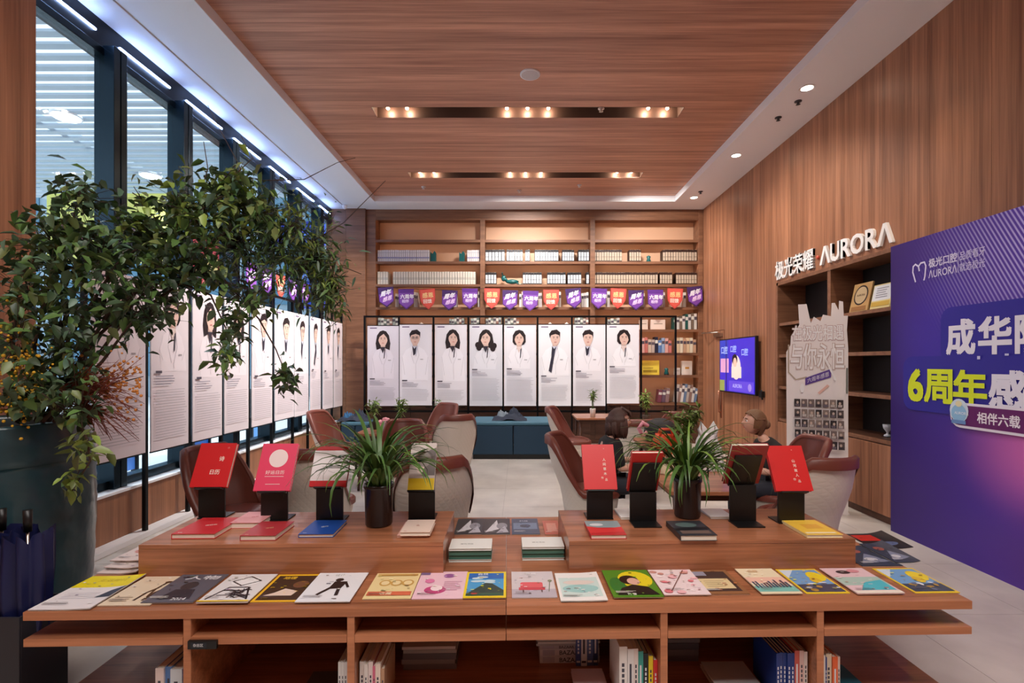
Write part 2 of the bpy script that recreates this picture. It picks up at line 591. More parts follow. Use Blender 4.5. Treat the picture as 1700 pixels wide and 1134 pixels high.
bl = empty('outdoor_building', (-16, 24, 0), kind='structure')
MB().box(-16, 9, 0, 4, 0, 12).build('facade', mat('grey_render', (150, 168, 178), 0.7), bl)
for i in range(8):
    for j in range(3):
        MB().box(-15.2 + i * 3, -12.9 + i * 3, -.06, 0, 1.0 + j * 3.4, 3.4 + j * 3.4).build('pane', mat('teal_glass', (88, 128, 150), 0.1, 0.3), bl)
def board(name, x0, x1, y, z0, z1, c, label, cat, lines=(), th=0.12):
    e = empty(name, ((x0 + x1) / 2, y, z0), 0, label, cat)
    hw = (x1 - x0) / 2
    MB().box(-hw, hw, 0, th, 0, z1 - z0).build('board', mat('board_%d_%d_%d' % c, c, 0.5), e, bevel=.01)
    MB().box(-hw + .05, -hw + .1, th * .3, th * .7, -z0, 0).box(hw - .1, hw - .05, th * .3, th * .7, -z0, 0).build('post', BLACK_METAL, e)
    if lines:
        A = Art(0.004)
        for (u0, v0, u1, v1, col) in lines:
            A.rect(u0, v0, u1, v1, col)
        A.build('print', e, face_cam((0, -.002, 0)))
    return e
board('shop_sign', -9.6, -7.1, 10.2, 3.65, 5.05, (232, 226, 120), 'yellow shop sign board outside beyond the first window', 'sign', [(-.2, .1, 1.0, .9, (40, 34, 44)), (-1.1, .3, -.5, .8, (110, 40, 60))])
board('street_banner', -5.9, -5.3, 9.0, 3.0, 3.9, (206, 44, 50), 'red street banner outside behind the foliage', 'banner', [(-.2, .2, .2, .5, (240, 200, 120))])
board('billboard', -8.5, -6.6, 17.0, 5.6, 6.4, (20, 62, 190), 'wide upper blue billboard outside by the far windows', 'billboard', [(-.7, .25, .6, .4, (90, 140, 235))])
board('billboard', -7.6, -6.3, 16.5, 3.4, 5.0, (24, 56, 176), 'tall lower blue billboard outside by the far windows', 'billboard', [(-.4, .9, .3, 1.15, (120, 160, 240)), (-.4, .4, .2, .5, (200, 60, 60))])
for i, (x0, y0, c, lb) in enumerate([(-5.6, 5.0, (50, 92, 168), 'first blue street hoarding panel outside below the portraits'),
                                      (-5.6, 6.9, (72, 120, 196), 'second blue street hoarding panel outside below the portraits'),
                                      (-5.4, 8.3, (24, 100, 190), 'third blue street hoarding panel outside below the portraits'),
                                      (-5.2, 10.2, (96, 158, 226), 'pale blue street hoarding panel farthest along the windows')]):
    e = empty('hoarding_panel', (x0, y0, 0), 0, lb, 'hoarding', 'hoarding panels along the street')
    MB().box(-.04, 0, -.42, .42, .06, 1.05).build('board', mat('board_%d_%d_%d' % c, c, 0.4), e)
    MB().box(-.06, .03, -.46, -.42, 0, 1.1).box(-.06, .03, .42, .46, 0, 1.1).box(-.06, .03, -.02, .02, 0, 1.1).build('post', BLACK_METAL, e)

# ================================================================== BOOKCASE (built-in, back wall)
YB = 9.97
bc = empty('bookcase', (0, YB, 0), 0, 'wall-wide illuminated timber bookcase of three bays at the back', 'bookcase')
ZB = [4.027, 3.596, 3.142, 2.688, 2.246, 1.779, 1.337, 0.787]
XB = [(-2.85, -0.777), (-0.681, 1.41), (1.506, 3.56)]
BACKP = mat('pale_back_panel', (204, 162, 132), 0.6)
MB().box(-3.035, -2.85, 0, .33, 0, 4.65).build('side_panel', W_CASE, bc, bevel=.004)
MB().box(3.56, 3.648, 0, .33, 0, 4.65).build('side_panel', W_CASE, bc, bevel=.004)
MB().box(-.777, -.681, 0, .30, 0.787, 4.47).build('divider', W_CASE, bc, bevel=.004)
MB().box(1.41, 1.506, 0, .30, 0.787, 4.47).build('divider', W_CASE, bc, bevel=.004)
MB().box(-2.85, 3.56, 0, .33, 4.47, 4.648).build('header', W_CASE, bc, bevel=.004)
MB().box(-2.85, 3.56, .305, .33, .0, 4.47).build('back_panel', BACKP, bc)
LED = mat('warm_led_strip', (255, 220, 180), 0.5, emit=(255, 205, 160), es=8.0)
for x0, x1 in XB:
    for z in ZB:
        MB().prism([(.004, z - .025), (.028, z - .025), (.028, z + .004), (.305, z + .004), (.305, z + .025), (.004, z + .025)], x0, x1, M=frame((0, 0, 0), (0, 1, 0), (0, 0, 1), (1, 0, 0))).build('shelf', W_CASE, bc)
        if z > 1:
            MB().box(x0 + .03, x1 - .03, .030, .044, z - .006, z + .0035).build('led_strip', LED, bc)
    MB().box(x0, x1, .0, .028, 4.44, 4.47).build('header_lip', W_CASE, bc)
    MB().box(x0 + .03, x1 - .03, .030, .044, 4.462, 4.47).build('led_strip', LED, bc)
    k = 3
    for i in range(k):
        a = x0 + (x1 - x0) * i / k
        dd = MB().box(a + .004, a + (x1 - x0) / k - .004, .01, .03, .10, .755).build('cabinet_door', W_DARK, bc, bevel=.003)
        MB().box(a + .3, a + .4, -.006, .01, .72, .735).build('handle', BLACK_METAL, dd)
MB().box(-2.85, 3.56, .03, .3, 0, .75).build('base_cabinet', W_DARK, bc)

# books on the bookcase: one mesh per kind, copied
PRT = print_mat()
def small_book(wd, h, dp, cover, spine, bands=()):
    b = MB()
    c = rgb(cover)
    b.box(0, wd, 0.004, dp, 0, h, 0, c)
    b.box(wd * .10, wd * .90, 0.003, dp - .004, h - .001, h + .0005, 0, rgb(228, 220, 205))
    b.box(wd * .06, wd * .94, 0, .004, 0.004, h - .004, 0, rgb(spine))
    for z0, z1, col in bands:
        b.box(wd * .06, wd * .94, -.0006, .0, h * z0, h * z1, 0, rgb(col))
    return b.mesh('book', PRT)
KIND = {
    'white': small_book(.041, .245, .19, (206, 200, 198), (226, 220, 220), [(.30, .42, (150, 148, 190)), (.75, .8, (190, 188, 196))]),
    'cream': small_book(.044, .265, .19, (206, 198, 186), (224, 216, 202), [(.42, .46, (150, 146, 140)), (.52, .55, (150, 146, 140))]),
    'dark': small_book(.046, .25, .19, (24, 20, 24), (30, 26, 30), [(.12, .80, (196, 202, 208)), (.40, .44, (120, 124, 130))]),
    'brown': small_book(.046, .25, .19, (44, 24, 20), (54, 32, 26), [(.12, .80, (190, 172, 152)), (.40, .44, (130, 104, 90))]),
}
def ordinal(i):
    tens = ['', '', 'twenty', 'thirty', 'forty']
    one = ['', 'first', 'second', 'third', 'fourth', 'fifth', 'sixth', 'seventh', 'eighth', 'ninth', 'tenth', 'eleventh', 'twelfth', 'thirteenth', 'fourteenth', 'fifteenth', 'sixteenth', 'seventeenth', 'eighteenth', 'nineteenth']
    i += 1
    if i < 20:
        return one[i]
    return tens[i // 10][:-1] + 'ieth' if i % 10 == 0 else tens[i // 10] + '-' + one[i % 10]
def run(kind, px0, px1, n, z, label, group):
    x0, x1 = (px0 - CX) / F * YB, (px1 - CX) / F * YB
    wd = (x1 - x0) / n
    base = {'white': .041, 'cream': .044, 'dark': .046, 'brown': .046}[kind]
    for i in range(n):
        o = link('book', KIND[kind])
        o.location = (x0 + i * wd, YB + .07 + random.uniform(-.004, .004), z + .025)
        o.scale = (wd * .93 / base, 1, random.uniform(.975, 1.0))
        tag(o, ordinal(i) + ' ' + label if n > 1 else label, 'book', group)
Z1, Z2 = ZB[1], ZB[2]
run('white', 625, 712, 24, Z1, 'thin white book in the left run, upper book shelf, left bay', 'white books left of the gap on the upper shelf')
run('white', 775, 796, 6, Z1, 'thin white book right of the gap, upper book shelf, left bay', 'white books right of the gap on the upper shelf')
for a, c, k, wh in ((805.5, 838, 6, 'first'), (841, 868, 6, 'second'), (872, 880, 2, 'third'), (888, 928, 9, 'fourth'), (934, 954, 5, 'fifth'), (961, 979, 4, 'sixth')):
    run('dark', a, c, k, Z1, 'black pale-labelled book, %s block of upper shelf, middle bay' % wh, 'black books, %s block of the upper middle shelf' % wh)
for a, c, k, wh in ((987, 1034, 11, 'left'), (1046, 1066, 5, 'middle'), (1102, 1159, 13, 'right')):
    run('brown', a, c, k, Z1, 'brown book with beige spine label, %s block of upper shelf, right bay' % wh, 'brown books, %s block of the upper right shelf' % wh)
run('cream', 625, 643, 4, Z2, 'cream book left of the dark gap, second book shelf, left bay', 'cream books left of the gap')
run('cream', 651, 789, 32, Z2, 'cream book in the long run, second book shelf, left bay', 'cream books in the long run')
for a, c, k, wh in ((805.5, 824, 4, 'first'), (868, 900, 7, 'second'), (909, 940, 7, 'third'), (943, 966, 5, 'fourth'), (974, 979, 1, 'last')):
    run('dark', a, c, k, Z2, 'black pale-labelled book, %s block of second shelf, middle bay' % wh, 'black books, %s block of the second middle shelf' % wh)
for a, c, k, wh in ((987, 1094, 24, 'long'), (1097, 1118, 5, 'middle'), (1124, 1159, 8, 'right')):
    run('brown', a, c, k, Z2, 'brown book with beige spine label, %s block of second shelf, right bay' % wh, 'brown books, %s block of the second right shelf' % wh)

def mixed(px0, px1, z, n, pal, label, hr=(.2, .3), lean=0.0, group=None, rough=None):
    x0, x1 = (px0 - CX) / F * YB, (px1 - CX) / F * YB
    wd = (x1 - x0) / n
    for i in range(n):
        h = random.uniform(*hr)
        c = pal[i % len(pal)]
        o = link('book', small_book(wd * .93, h, .18, c, c, [(.6, .8, (225, 220, 210) if sum(c) < 420 else (90, 80, 90))]))
        o.location = (x0 + i * wd, YB + .06, z + .027)
        if lean:
            o.rotation_euler = (0, lean, 0)
            o.location.z += wd * math.sin(lean)
        tag(o, ordinal(i) + ' ' + label if n > 1 else label, 'book', group or label)
PALE = [(222, 214, 206), (200, 190, 190), (230, 224, 214), (170, 160, 170)]
for a, c, k, wh in ((655, 661, 2, 'first'), (686, 693, 2, 'second'), (751, 758, 2, 'third'), (793, 796, 1, 'fourth')):
    mixed(a, c, ZB[3], k, PALE, 'pale book behind the pennant garland, %s cluster, left bay' % wh, (.26, .32), group='pale books behind the pennants, %s left cluster' % wh)
for a, c, k, wh in ((862, 870, 2, 'first'), (894, 900, 2, 'second'), (928, 932, 1, 'third'), (966, 978, 3, 'fourth')):
    mixed(a, c, ZB[3], k, PALE, 'pale book behind the pennant garland, %s cluster, middle bay' % wh, (.26, .32), group='pale books behind the pennants, %s middle cluster' % wh)
for a, c, k, wh in ((1009, 1014, 1, 'first'), (1066, 1072, 1, 'second'), (1099, 1106, 2, 'third'), (1136, 1141, 1, 'fourth')):
    mixed(a, c, ZB[3], k, PALE, 'pale book behind the pennant garland, %s cluster, right bay' % wh, (.26, .32), group='pale books behind the pennants, %s right cluster' % wh)
for a, c, k, wh in ((626, 660, 7, 'first'), (745, 770, 6, 'second'), (781, 796, 3, 'third'), (806, 832, 6, 'fourth'), (838, 862, 5, 'fifth'), (955, 978, 5, 'sixth'), (1010, 1030, 4, 'seventh')):
    mixed(a, c, ZB[4], k, [(170, 178, 170), (214, 214, 206), (120, 128, 120), (200, 190, 180), (150, 110, 100)], 'mixed book on the shelf just above the portraits, %s cluster' % wh, (.2, .28), group='books above the portraits, %s cluster' % wh)
mixed(1120, 1159, ZB[4], 8, [(34, 84, 78), (210, 206, 200), (120, 104, 90), (220, 214, 206)], 'upright book behind the frame post, right bay, below the garland', (.24, .36), group='books right of the frame below the garland')
mixed(1066, 1117, ZB[5], 9, [(224, 170, 160), (206, 120, 110), (214, 190, 170), (190, 170, 160), (40, 40, 60), (96, 128, 180), (150, 170, 200)], 'coloured book on the shelf above the yellow folder', (.24, .32), group='coloured books above the yellow folder')
mixed(1125, 1158, ZB[5], 6, [(222, 196, 160), (226, 214, 190), (200, 160, 130)], 'beige book right of the frame post above the white box', (.26, .31), group='beige books right of the frame post')
mixed(1093, 1112, ZB[7], 3, [(130, 70, 84), (110, 84, 100), (150, 120, 120)], 'dim leaning book behind the bamboo, lowest shelf', (.2, .3), .12, group='dim books on the lowest shelf')
mixed(1122, 1158, ZB[7], 8, [(196, 184, 176), (150, 120, 110), (220, 214, 210), (110, 130, 160)], 'leaning pale book, lowest shelf, right end', (.28, .38), .14, group='leaning pale books at the right end')

def shelf_box(name, px0, px1, h, z, c, label, cat, dp=.1, lines=None):
    x0, x1 = (px0 - CX) / F * YB, (px1 - CX) / F * YB
    e = empty(name, ((x0 + x1) / 2, YB + .1, z + .027), 0, label, cat)
    hw = (x1 - x0) / 2
    MB().box(-hw, hw, 0, dp, 0, h).build('body', mat('box_%d_%d_%d' % c, c, 0.5), e, bevel=.004)
    A = Art(.001)
    for q in (lines or [(-hw * .6, h * .55, hw * .6, h * .62, (150, 130, 110))]):
        A.rect(*q)
    A.build('print', e, face_cam((0, 0, 0)))
    return e
shelf_box('gift_box', 1083, 1107, .2, ZB[4], (238, 214, 200), 'pale pink box on the shelf below the garland, right bay', 'box')
shelf_box('gift_box', 1064, 1078, .2, ZB[4], (226, 206, 190), 'small beige box on the shelf beside the pale pink box', 'box')
shelf_box('folder', 1066, 1097, .29, ZB[6], (240, 212, 76), 'bright yellow folder standing on the bookcase right of portraits', 'folder', .05, [(-.14, .05, .14, .1, (170, 140, 40)), (-.14, .13, .06, .15, (190, 160, 60))])
shelf_box('gift_box', 1135, 1152, .28, ZB[6], (232, 222, 212), 'white upright box with emblem right of the yellow folder', 'box', .08, [(-.04, .12, .04, .16, (200, 140, 60))])
shelf_box('gift_box', 1123, 1132, .14, ZB[6], (206, 196, 188), 'little grey box beside the white upright box', 'box', .08)

TEAL = mat('teal_ceramic', (20, 92, 92), 0.3)
def figurine(px, z, label, kind):
    x = (px - CX) / F * YB
    e = empty('figurine', (x, YB + .15, z + .027), 0, label, 'figurine')
    if kind == 'block':
        MB().box(-.07, .07, -.05, .05, 0, .012).build('base', WHITE, e)
        MB().prism([(-.06, 0), (.05, 0), (.05, .18), (.02, .22), (-.02, .16), (-.06, .2)], -.04, .04, M=face_cam((0, 0, .012))).build('body', TEAL, e, bevel=.005)
    elif kind == 'stag':
        MB().ball((.05, 0, .07), .06, 12, 8, sc=(2.2, .8, .8)).ball((-.12, 0, .14), .05, 10, 8, sc=(1, .8, 1.3)).tube([(-.06, 0, .09), (-.12, 0, .14)], .035).build('body', TEAL, e)
        for s_ in (-1, 1):
            MB().tube([(-.12, s_ * .02, .18), (-.16, s_ * .06, .22), (-.14, s_ * .08, .25)], .008, 5).build('antler', TEAL, e)
            MB().tube([(.13, s_ * .02, .05), (.2, s_ * .03, .012), (.3, s_ * .03, .012)], .014, 6).build('leg', TEAL, e)
    else:
        MB().lathe([(.03, 0), (.05, .03), (.03, .08), (.045, .12), (.0, .15)], 14).build('body', TEAL if kind == 'vase' else mat('pale_bust', (230, 224, 216), .5), e)
        MB().lathe([(.05, -.001), (.05, .012)], 14).build('base', BLACK, e)
figurine(718, Z1, 'teal figure at the end of the left white run of books', 'block')
figurine(766, Z1, 'teal figure before the right white run of books', 'block')
figurine(846, Z2, 'teal reclining deer figure between black book blocks', 'stag')
figurine(1080, Z1, 'small teal vase on the upper shelf of the right bay', 'vase')
figurine(914, ZB[4], 'white bust on the shelf above the sixth portrait', 'bust')
figurine(942, ZB[4], 'small pale vase on the shelf beside the white bust', 'bust')
figurine(697, ZB[4], 'pale ornament on the shelf above the second portrait', 'bust')
figurine(1110, ZB[6], 'small dark vase right of the yellow folder', 'vase')

# ------------------------------------------------------------------ pennant garlands
PURP, REDP, DEEP = (98, 44, 140), (216, 74, 66), (66, 34, 96)
def pennant(loc, k, label, rot=0.0, group='pennants on the garland before the bookcase', M0=None, s=1.0):
    e = empty('pennant', loc, 0, label, 'pennant', group)
    if M0 is not None:
        e.matrix_world = M0
    hw, h = .155 * s, .40 * s
    col = REDP if k == 2 else (DEEP if k == 0 else PURP)
    R = Matrix.Rotation(rot, 4, 'Y')
    if k == 2:
        pts = [(-hw, 0), (hw, 0), (hw * .95, -h * .55), (hw * .6, -h * .8), (0, -h), (-hw * .6, -h * .8), (-hw * .95, -h * .55)]
    else:
        pts = [(-hw, 0), (hw, 0), (hw * .92, -h * .7), (0, -h), (-hw * .92, -h * .7)]
    MB().prism(pts, -.003, 0.0, M=R @ face_cam((0, 0, 0))).build('cloth', mat('pennant_%d' % k, col, .6), e)
    A = Art(.0015)
    if k == 2:
        A.poly([(p[0] * .86, p[1] * .9 - .012 * s) for p in pts], (228, 96, 82))
        A.text('感恩', -.10 * s, -.17 * s, .10 * s, (250, 214, 150), .02)
        A.text('回馈', -.09 * s, -.28 * s, .08 * s, (255, 240, 225), .02)
    elif k == 0:
        A.poly([(-hw * .9, -h * .34), (hw * .9, -h * .16), (hw * .86, -h * .68), (0, -h * .92), (-hw * .86, -h * .68)], (128, 72, 168))
        A.text('周年', -.115 * s, -.19 * s, .10 * s, (250, 245, 255), .03, shear=.25, M=(1, 0, .25, 1))
        A.text('感恩', -.075 * s, -.29 * s, .085 * s, (244, 210, 250), .03, shear=.25, M=(1, 0, .25, 1))
    else:
        A.poly([(-hw * .9, -h * .2), (hw * .9, -h * .2), (hw * .84, -h * .68), (0, -h * .93), (-hw * .84, -h * .68)], (138, 84, 178))
        A.text('六周年', -.115 * s, -.19 * s, .085 * s, (255, 250, 255), .03)
        A.text('相伴', -.085 * s, -.27 * s, .065 * s, (240, 216, 255), .03)
    A.build('print', e, R @ face_cam((0, -.0005, 0)))
    return e
ORD = ['first', 'second', 'third', 'fourth', 'fifth', 'sixth', 'seventh', 'eighth', 'ninth', 'tenth', 'eleventh', 'twelfth', 'thirteenth', 'fourteenth', 'fifteenth', 'sixteenth']
fx = [640, 674, 709, 747, 780, 817, 847, 881, 915, 951, 995, 1027, 1056, 1088, 1121, 1153]
fk = [0, 1, 2, 0, 1, 2, 0, 1, 2, 0, 1, 2, 0, 1, 2, 0]
ft = [477, 480, 480, 482, 479, 479, 482, 483, 481, 479, 479, 479, 482, 481, 479, 476]
YP = 9.90
knots = []
for i, (x, k, t) in enumerate(zip(fx, fk, ft)):
    p = P(x, t, YP)
    nm = {0: 'dark purple', 1: 'violet', 2: 'red'}[k]
    pennant(p, k, '%s pennant, %s from the left on the garland before the bookcase' % (nm, ORD[i]), random.uniform(-.10, .10))
    knots.append((p.x, YP + .006, p.z))
st = MB()
pth = [(-2.84, YP + .006, knots[0][2] + .02)] + knots + [(3.6, YP + .006, knots[-1][2] + .02)]
st.tube(pth, .004, 5)
tag(st.build('garland_string', mat('dark_cord', (60, 40, 60), .8)), 'thin cord strung across the bookcase carrying the pennants', 'cord')

# ------------------------------------------------------------------ portrait banners and their frames
HAIRC, SKIN, INK = (38, 28, 30), (226, 192, 178), (86, 80, 92)
def portrait(e, M, wd, h, style, side=0, tone=(232, 228, 235), coat=None, dx=0.0, name_y=.36, short=False):
    A = Art(.0006)
    X = lambda u: u * wd
    Y = lambda v: v * h
    cx = .5 + dx
    coat = tuple(min(252, c + 9) for c in tone)
    edge = tuple(int(c * .90) for c in tone)
    A.rect(0, 0, wd, h, tone)
    A.rects([(X(.08), Y(.965), X(.30), Y(.978))], (110, 90, 126))
    lo = name_y + .03
    K = 1.22
    man = style.startswith('man')
    # white coat, sleeves, folded arms
    sh = .40 if man else .34
    cl = lambda u: min(1, max(0, u))
    body = [(cx - sh + side * .05, lo - .02), (cx + sh + side * .05, lo - .02), (cx + sh, .60), (cx + sh * .72, .685), (cx + .09, .735), (cx - .09, .735), (cx - sh * .72, .685), (cx - sh, .60)]
    A.poly([(X(cl(u)), Y(v)) for u, v in body], coat)
    for s_ in (-1, 1):
        A.line([(X(cl(cx + s_ * sh)), Y(.60)), (X(cl(cx + s_ * (sh - .08))), Y(lo + .05))], wd * .010, edge)
        A.line([(X(cx + s_ * .07), Y(.73)), (X(cx + s_ * .12), Y(.62)), (X(cx + s_ * .03), Y(.52))], wd * .012, edge)
    A.line([(X(cx + .02), Y(.52)), (X(cx + .03), Y(lo))], wd * .010, edge)
    A.rects([(X(cl(cx + .16)), Y(.565), X(cl(cx + .25)), Y(.575))], tuple(int(c * .75) for c in tone))
    if style in ('long', 'wavy'):
        A.poly([(X(cx - .20), Y(.70)), (X(cx - .10), Y(.715)), (X(cx + .10), Y(.715)), (X(cx + .21), Y(.695)), (X(cx + .235), Y(.78)), (X(cx + .19), Y(.88)), (X(cx + .10), Y(.93)), (X(cx), Y(.943)), (X(cx - .10), Y(.93)), (X(cx - .19), Y(.88)), (X(cx - .235), Y(.78))], HAIRC)
        if style == 'wavy':
            for u, v in ((-.21, .715), (.21, .705), (-.25, .75), (.25, .74)):
                A.ell(X(cx + u), Y(v), X(.08), Y(.036), HAIRC)
    elif style == 'bob':
        A.poly([(X(cx - .14), Y(.755)), (X(cx + .14), Y(.755)), (X(cx + .205), Y(.79)), (X(cx + .20), Y(.87)), (X(cx + .12), Y(.925)), (X(cx), Y(.94)), (X(cx - .12), Y(.925)), (X(cx - .20), Y(.87)), (X(cx - .205), Y(.79))], HAIRC)
    # neck, shirt
    A.poly([(X(cx - .075), Y(.70)), (X(cx + .075), Y(.70)), (X(cx + .07), Y(.79)), (X(cx - .07), Y(.79))], tuple(int(c * .92) for c in SKIN))
    if man:
        A.poly([(X(cx - .10), Y(.735)), (X(cx + .10), Y(.735)), (X(cx + .03 - side * .05), Y(.60))], (206, 206, 220))
        A.poly([(X(cx - .085), Y(.735)), (X(cx - .02), Y(.70)), (X(cx + .05), Y(.735)), (X(cx + .015 - side * .03), Y(.64)), (X(cx - .03 - side * (.06 if style == 'man' else 0)), Y(.55 if side else .62)), (X(cx - .055 - side * .05), Y(.62))], (48, 46, 60))
        if side and style == 'man':
            A.poly([(X(cx + .02), Y(.70)), (X(cx - .10), Y(.62)), (X(cx - .19), Y(lo + .04)), (X(cx - .10), Y(lo + .02)), (X(cx - .02), Y(.60))], (52, 50, 64))
    else:
        A.poly([(X(cx - .09), Y(.735)), (X(cx + .08), Y(.735)), (X(cx - .01), Y(.655))], (50, 46, 58) if style != 'bob' else (226, 206, 200))
        A.poly([(X(cx + .04), Y(.70)), (X(cx + .075), Y(.71)), (X(cx + .05), Y(.60)), (X(cx + .02), Y(.585))], (60, 56, 70))
    # head
    A.ell(X(cx + side * .015), Y(.832), X(.145), Y(.078), SKIN)
    A.ell(X(cx + side * .015), Y(.800), X(.112), Y(.060), SKIN)
    if man:
        A.poly([(X(cx - .150), Y(.835)), (X(cx - .175), Y(.885)), (X(cx - .10), Y(.928)), (X(cx + .06), Y(.94)), (X(cx + .165), Y(.905)), (X(cx + .155), Y(.835)), (X(cx + .128), Y(.87)), (X(cx + .02), Y(.885)), (X(cx - .12), Y(.868))], HAIRC)
    else:
        A.poly([(X(cx - .16), Y(.80)), (X(cx - .17), Y(.885)), (X(cx - .06), Y(.93)), (X(cx + .08), Y(.93)), (X(cx + .17), Y(.88)), (X(cx + .16), Y(.79)), (X(cx + .125), Y(.85)), (X(cx + .02), Y(.90)), (X(cx - .11), Y(.86))], HAIRC)
    for s_ in (-1, 1):
        ex = cx + side * .02 + s_ * .055
        A.rects([(X(ex - .028), Y(.846), X(ex + .028), Y(.852))], (84, 66, 62))
        A.rects([(X(ex - .018), Y(.832), X(ex + .018), Y(.838))], (60, 48, 50))
    A.rects([(X(cx + side * .02 - .008), Y(.805), X(cx + side * .02 + .012), Y(.826))], (210, 172, 158))
    A.rects([(X(cx + side * .02 - .034), Y(.782), X(cx + side * .02 + .034), Y(.789))], (196, 116, 112))
    if style == 'man2':
        for s_ in (-1, 1):
            A.line([(X(cx + s_ * .02), Y(.845)), (X(cx + s_ * .095), Y(.845)), (X(cx + s_ * .095), Y(.826)), (X(cx + s_ * .02), Y(.826)), (X(cx + s_ * .02), Y(.845))], wd * .009, (70, 66, 74))
    # caption
    A.rects([(X(.08), Y(name_y), X(.24), Y(name_y + .015))], INK)
    A.lines(X(.08), Y(name_y - .015), X(.60), 4, h * .016, h * .0055, (156, 150, 162), .5)
    A.lines(X(.08), Y(name_y - .10), X(.92), int((name_y - .15) / .0165), h * .0165, h * .005, tuple(int(c * .86) for c in tone), .12)
    A.build('print', e, M)

YF = 9.60
fr_ = empty('exhibition_frame', (0, YF, 0), 0, 'black post frame carrying eight portrait banners before the bookcase', 'frame')
zt = CAMH + (CY - 527) / F * YF
for px in (605, 662, 719.5, 777.5, 835, 892.5, 949.5, 1006.5, 1064.5, 1122):
    x = (px - CX) / F * YF
    MB().box(x - .017, x + .017, .0, .034, 0, zt).build('post', BLACK_METAL, fr_)
xa, xb = (603.5 - CX) / F * YF, (1123.5 - CX) / F * YF
MB().box(xa, xb, .0, .034, zt, zt + .035).build('top_rail', BLACK_METAL, fr_)
MB().box(xa, xb, .0, .034, .66, .70).build('lower_rail', BLACK_METAL, fr_)
specs = [(610, 662, 541, 674, 'long', 0, 'woman with long straight hair, first from the left', (222, 217, 228), 0, .33),
         (663.5, 717, 539, 673, 'man2', 0, 'man with glasses facing forward, second from the left', (238, 235, 242), -.02, .30),
         (722, 775, 539, 673, 'long', 1, 'woman turned sideways with long hair, third from the left', (236, 232, 238), .06, .29),
         (779.5, 834, 539, 674, 'wavy', -1, 'woman with long wavy hair, fourth from the left', (222, 221, 228), 0, .44),
         (837, 890, 539.5, 674, 'bob', 0, 'woman with a short bob, fifth from the left', (234, 231, 237), -.03, .45),
         (894, 948, 539, 674, 'man', 1, 'man leaning in three-quarter view, sixth from the left', (240, 238, 242), .0, .36),
         (951.5, 1005, 539, 674, 'man', 0, 'man with cropped hair, seventh from the left', (236, 233, 238), -.04, .42),
         (1007.5, 1061, 539, 670, 'bob', 1, 'woman with short dark hair, eighth and last', (238, 236, 240), .02, .46)]
for px0, px1, py0, py1, stl, sd, lb, tone, dx, ny_ in specs:
    p0, p1 = P(px0, py1, YF - .012), P(px1, py0, YF - .012)
    wd, h = p1.x - p0.x, p1.z - p0.z
    e = empty('portrait_banner', p0, 0, 'banner of a ' + lb + ', back frame', 'banner', 'portrait banners on the back frame')
    MB().box(0, wd, 0, .01, 0, h).build('sheet', mat('banner_sheet', (238, 235, 242), .6), e)
    MB().box(-.004, wd + .004, -.004, .014, h, h + .014).build('top_bar', BLACK_METAL, e)
    portrait(e, face_cam((0, 0, 0)), wd, h, stl, sd, tone, dx=dx, name_y=ny_)

XL = -3.45
fl_ = empty('exhibition_frame', (XL, 0, 0), 0, 'black post frame carrying portrait banners along the windows', 'frame')
ztl = CAMH + .93
lp = [(4.04, 4.62), (4.69, 5.22), (5.29, 5.81), (5.86, 6.38), (6.46, 6.99), (7.07, 7.67), (7.69, 8.19), (8.27, 8.70), (8.80, 9.27), (9.32, 9.76)]
pos = [4.0] + [(a[1] + c[0]) / 2 for a, c in zip(lp, lp[1:])] + [9.80]
for y in pos:
    MB().box(-.034, 0, y - .017, y + .017, .05, ztl).build('post', BLACK_METAL, fl_)
MB().box(-.034, 0, 3.98, 9.82, ztl, ztl + .035).build('top_rail', BLACK_METAL, fl_)
sty = ['bob', 'bob', 'long', 'long', 'man', 'man', 'man2', 'man', 'man', 'man2']
for i, (a, c) in enumerate(lp):
    z0, z1 = CAMH - .82 + random.uniform(-.01, .01), CAMH + .77
    e = empty('portrait_banner', (XL + .012, a, z0), 0, 'window-side portrait banner of a %s, %s from the timber pier' % ('man' if 'man' in sty[i] else 'woman', ORD[i]), 'banner', 'portrait banners along the windows')
    MB().box(-.01, 0, 0, c - a, 0, z1 - z0).build('sheet', mat('banner_sheet', (238, 235, 242), .6), e)
    MB().box(-.014, .004, -.003, c - a + .003, -.012, 0).build('bottom_bar', BLACK_METAL, e)
    portrait(e, face_right((0.0, 0, 0)), c - a, z1 - z0, sty[i], random.choice((-1, 0, 1)), (232, 222, 228), None, dx=random.uniform(-.03, .06), name_y=random.uniform(.40, .46))
knots = []
for i, (y, k) in enumerate(((6.55, 1), (6.95, 0), (7.35, 2), (7.75, 0), (8.2, 1))):
    p = Vector((XL - .04, y, CAMH + 1.30))
    e = pennant(p, k, '%s pennant on the window-side garland, %s from the left' % ({0: 'dark purple', 1: 'violet', 2: 'red'}[k], ORD[i]), 0, 'pennants on the window-side garland', s=.9)
    e.rotation_euler = (0, 0, math.radians(90))
    knots.append(tuple(p))
tag(MB().tube([(-3.6, 6.0, 2.95)] + knots + [(-3.6, 8.8, 2.95)], .004, 5).build('garland_string', mat('dark_cord', ())), 'thin cord carrying pennants along the windows', 'cord')

